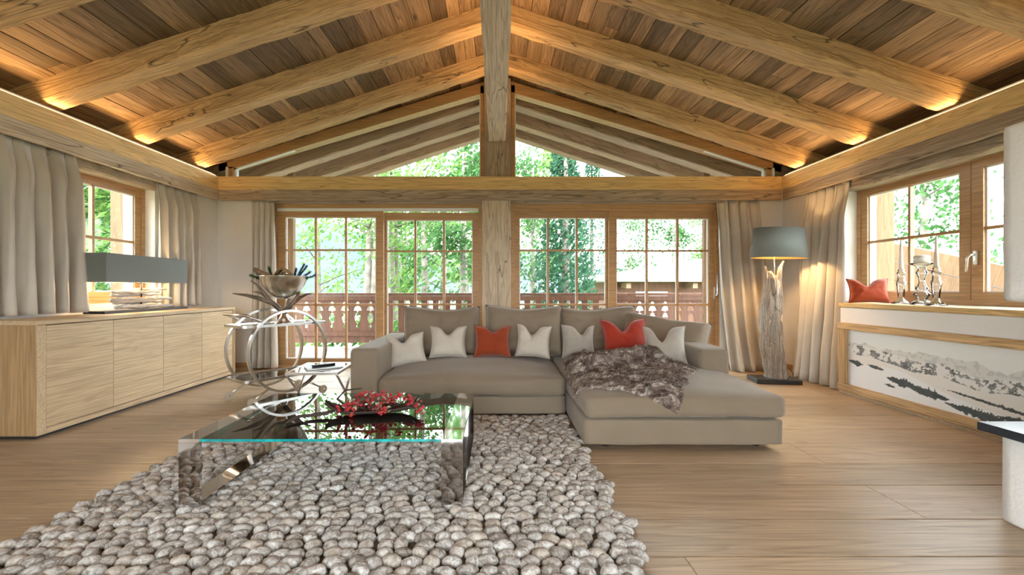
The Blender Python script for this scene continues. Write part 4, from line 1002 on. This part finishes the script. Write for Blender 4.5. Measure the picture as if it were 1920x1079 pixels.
def tree(px, Y, h, rad, mat, label, seed, trunks=1, nleaf=2600, crown0=.25, lean=.0, conifer=False, xx=None, ls=.085, zbase=-3.0):
    r_ = random.Random(seed); x = (px-PX)/F*Y if xx is None else xx
    e = empty('tree', (x, Y, zbase)); v, f = [], []
    tips = []
    for k in range(trunks):
        dx, dy = r_.uniform(-.5, .5)*(trunks > 1), r_.uniform(-.3, .3)
        P = [(dx*.4, dy*.4, 0), (dx*.7+lean*.3, dy, h*.35), (dx*1.0+lean*.6, dy*1.3, h*.7), (dx*1.3+lean, dy*1.5, h)]
        tube('trunk', P, [.15, .12, .07, .02], M_trunk, e, 8)
        for b_ in range(9):
            t = r_.uniform(crown0, .95); z = h*t; a = r_.uniform(0, 2*PI); ln = rad*(1-.5*t)*r_.uniform(.6, 1)
            base = Vector((dx*(.4+.9*t)+lean*t, dy, z)); tip = base+Vector((math.cos(a)*ln, math.sin(a)*ln, r_.uniform(.1, .6)*ln*(-.3 if conifer else 1)))
            tube('branch', [base, base.lerp(tip, .5)+Vector((0, 0, .05)), tip], [.035, .02, .008], M_trunk, e, 5); tips.append((base, tip))
    for _ in range(int(nleaf*1.5)):
        if conifer:
            t = r_.uniform(crown0, 1)**.8; rr_ = rad*(1.04-t)*math.sqrt(r_.random()); a = r_.uniform(0, 2*PI)
            c_ = Vector((lean*t+rr_*math.cos(a), rr_*math.sin(a), h*t-rr_*.25+r_.gauss(0, .08)))
        elif r_.random() < .72:
            base, tip = r_.choice(tips); c_ = base.lerp(tip, r_.uniform(.35, 1.15))+Vector((r_.gauss(0, .28), r_.gauss(0, .28), r_.gauss(0, .25)))
        else:
            q = Vector((r_.gauss(0, 1), r_.gauss(0, 1), r_.gauss(0, 1))).normalized()*r_.random()**.4
            c_ = Vector((q.x*rad+lean*.6, q.y*rad, h*(crown0+1)/2+q.z*h*(1-crown0)/2))
        n_ = Vector((r_.gauss(0, 1), r_.gauss(0, 1), r_.gauss(.5, 1))).normalized(); u_ = n_.orthogonal().normalized(); w_ = n_.cross(u_)
        s = ls*r_.uniform(.6, 1.3); k = len(v); v += [c_-u_*s, c_-w_*s*.45, c_+u_*s, c_+w_*s*.45]; f.append((k, k+1, k+2, k+3))
    o = raw('foliage', v, f, mat, e); o['kind'] = 'stuff'
    tag(e, label, 'tree', 'trees beyond the balcony')
tree(590, 14, 8.0, 2.0, ml[0], 'slender light green tree behind the carved railing at the left door', 1, 1, 800, .35)
tree(672, 13, 9.0, 1.7, ml[0], 'twin-trunk light tree in the third pane column of the left door', 2, 2, 1150, .35)
tree(755, 15, 9.5, 1.8, ml[0], 'twin-trunk light tree at the left edge of the second door leaf', 3, 2, 1200, .4)
tree(812, 14, 9.5, 1.7, ml[0], 'pale birch with two trunks in the middle of the second door leaf', 4, 2, 1300, .4)
tree(868, 12, 8.5, 1.5, ml[1], 'bushy green tree just left of the timber post', 5, 1, 2600, .2)
tree(1000, 16, 10, 1.9, ml[1], 'airy green tree just right of the timber post', 6, 1, 1700, .3)
tree(1058, 12.2, 9.5, 1.5, ml[2], 'tall spruce in the middle of the third door leaf', 7, 1, 5200, .08, conifer=True)
tree(1112, 24, 12, 2.6, ml[2], 'tall spruce at the right of the third door leaf', 8, 1, 4200, .08, conifer=True)
tree(1180, 22, 9.5, 1.5, ml[1], 'thin airy tree at the left of the fourth door leaf', 9, 1, 1300, .3)
tree(1262, 24, 9.5, 2.3, ml[1], 'leafy tree behind the white house roof', 10, 1, 3000, .3)
tree(1330, 25, 8.6, 1.8, ml[0], 'light green tree behind the right end of the white roof', 11, 1, 2400, .3)
tree(760, 30, 12, 3.2, ml[1], 'tall distant tree seen through the left gable window', 12, 2, 2400, .3, ls=.2)
tree(880, 26, 12, 2.6, ml[0], 'tall distant light tree left of the gable post', 13, 2, 2400, .3, ls=.18)
tree(0, 9.6, 8.5, 2.0, ml[1], 'leafy tree outside the window behind the driftwood lamp', 14, 2, 5200, .2, xx=-8.6)
tree(0, 8.3, 8.0, 1.6, ml[0], 'light green tree close outside the left window', 15, 1, 3600, .2, xx=-7.5)
tree(0, 10.5, 7.6, 1.5, ml[1], 'airy tree outside the candle window', 16, 1, 1300, .3, xx=9.8)
tree(0, 10.0, 4.6, 1.1, ml[0], 'rounded green shrub beyond the sloping parapet', 17, 1, 1700, .1, xx=11.3)
tree(1020, 24, 12, 1.9, ml[0], 'distant light tree right of the gable post', 18, 1, 1100, .4, ls=.16)
r6 = random.Random(2)
for i, (px, y) in enumerate(((560, 10.6), (640, 11.2), (735, 10.4), (800, 10.8), (905, 10.7), (985, 11.0), (1060, 10.6), (1130, 11.2))):
    x = (px-PX)/F*y; e = empty('shrub', (x, y, -3)); v, f = [], []
    for _ in range(900):
        q = Vector((r6.gauss(0, .42), r6.gauss(0, .35), r6.uniform(0, 1))); c_ = Vector((q.x, q.y, .3+3.0*q.z+.25*r6.random()))
        n_ = Vector((r6.gauss(0, 1), r6.gauss(0, 1), r6.gauss(.5, 1))).normalized(); u_ = n_.orthogonal().normalized(); w_ = n_.cross(u_); s = .09; k = len(v)
        v += [c_-u_*s, c_-w_*s*.45, c_+u_*s, c_+w_*s*.45]; f.append((k, k+1, k+2, k+3))
    o = raw('foliage', v, f, ml[i % 2], e); o['kind'] = 'stuff'; tube('stem', [(0, 0, 0), (0, 0, 2)], .04, M_trunk, e, 6)
    tag(e, f'green shrub behind the railing, {("first","second","third","fourth","fifth","sixth","seventh","eighth")[i]} from the left', 'shrub', 'shrubs behind the railing')
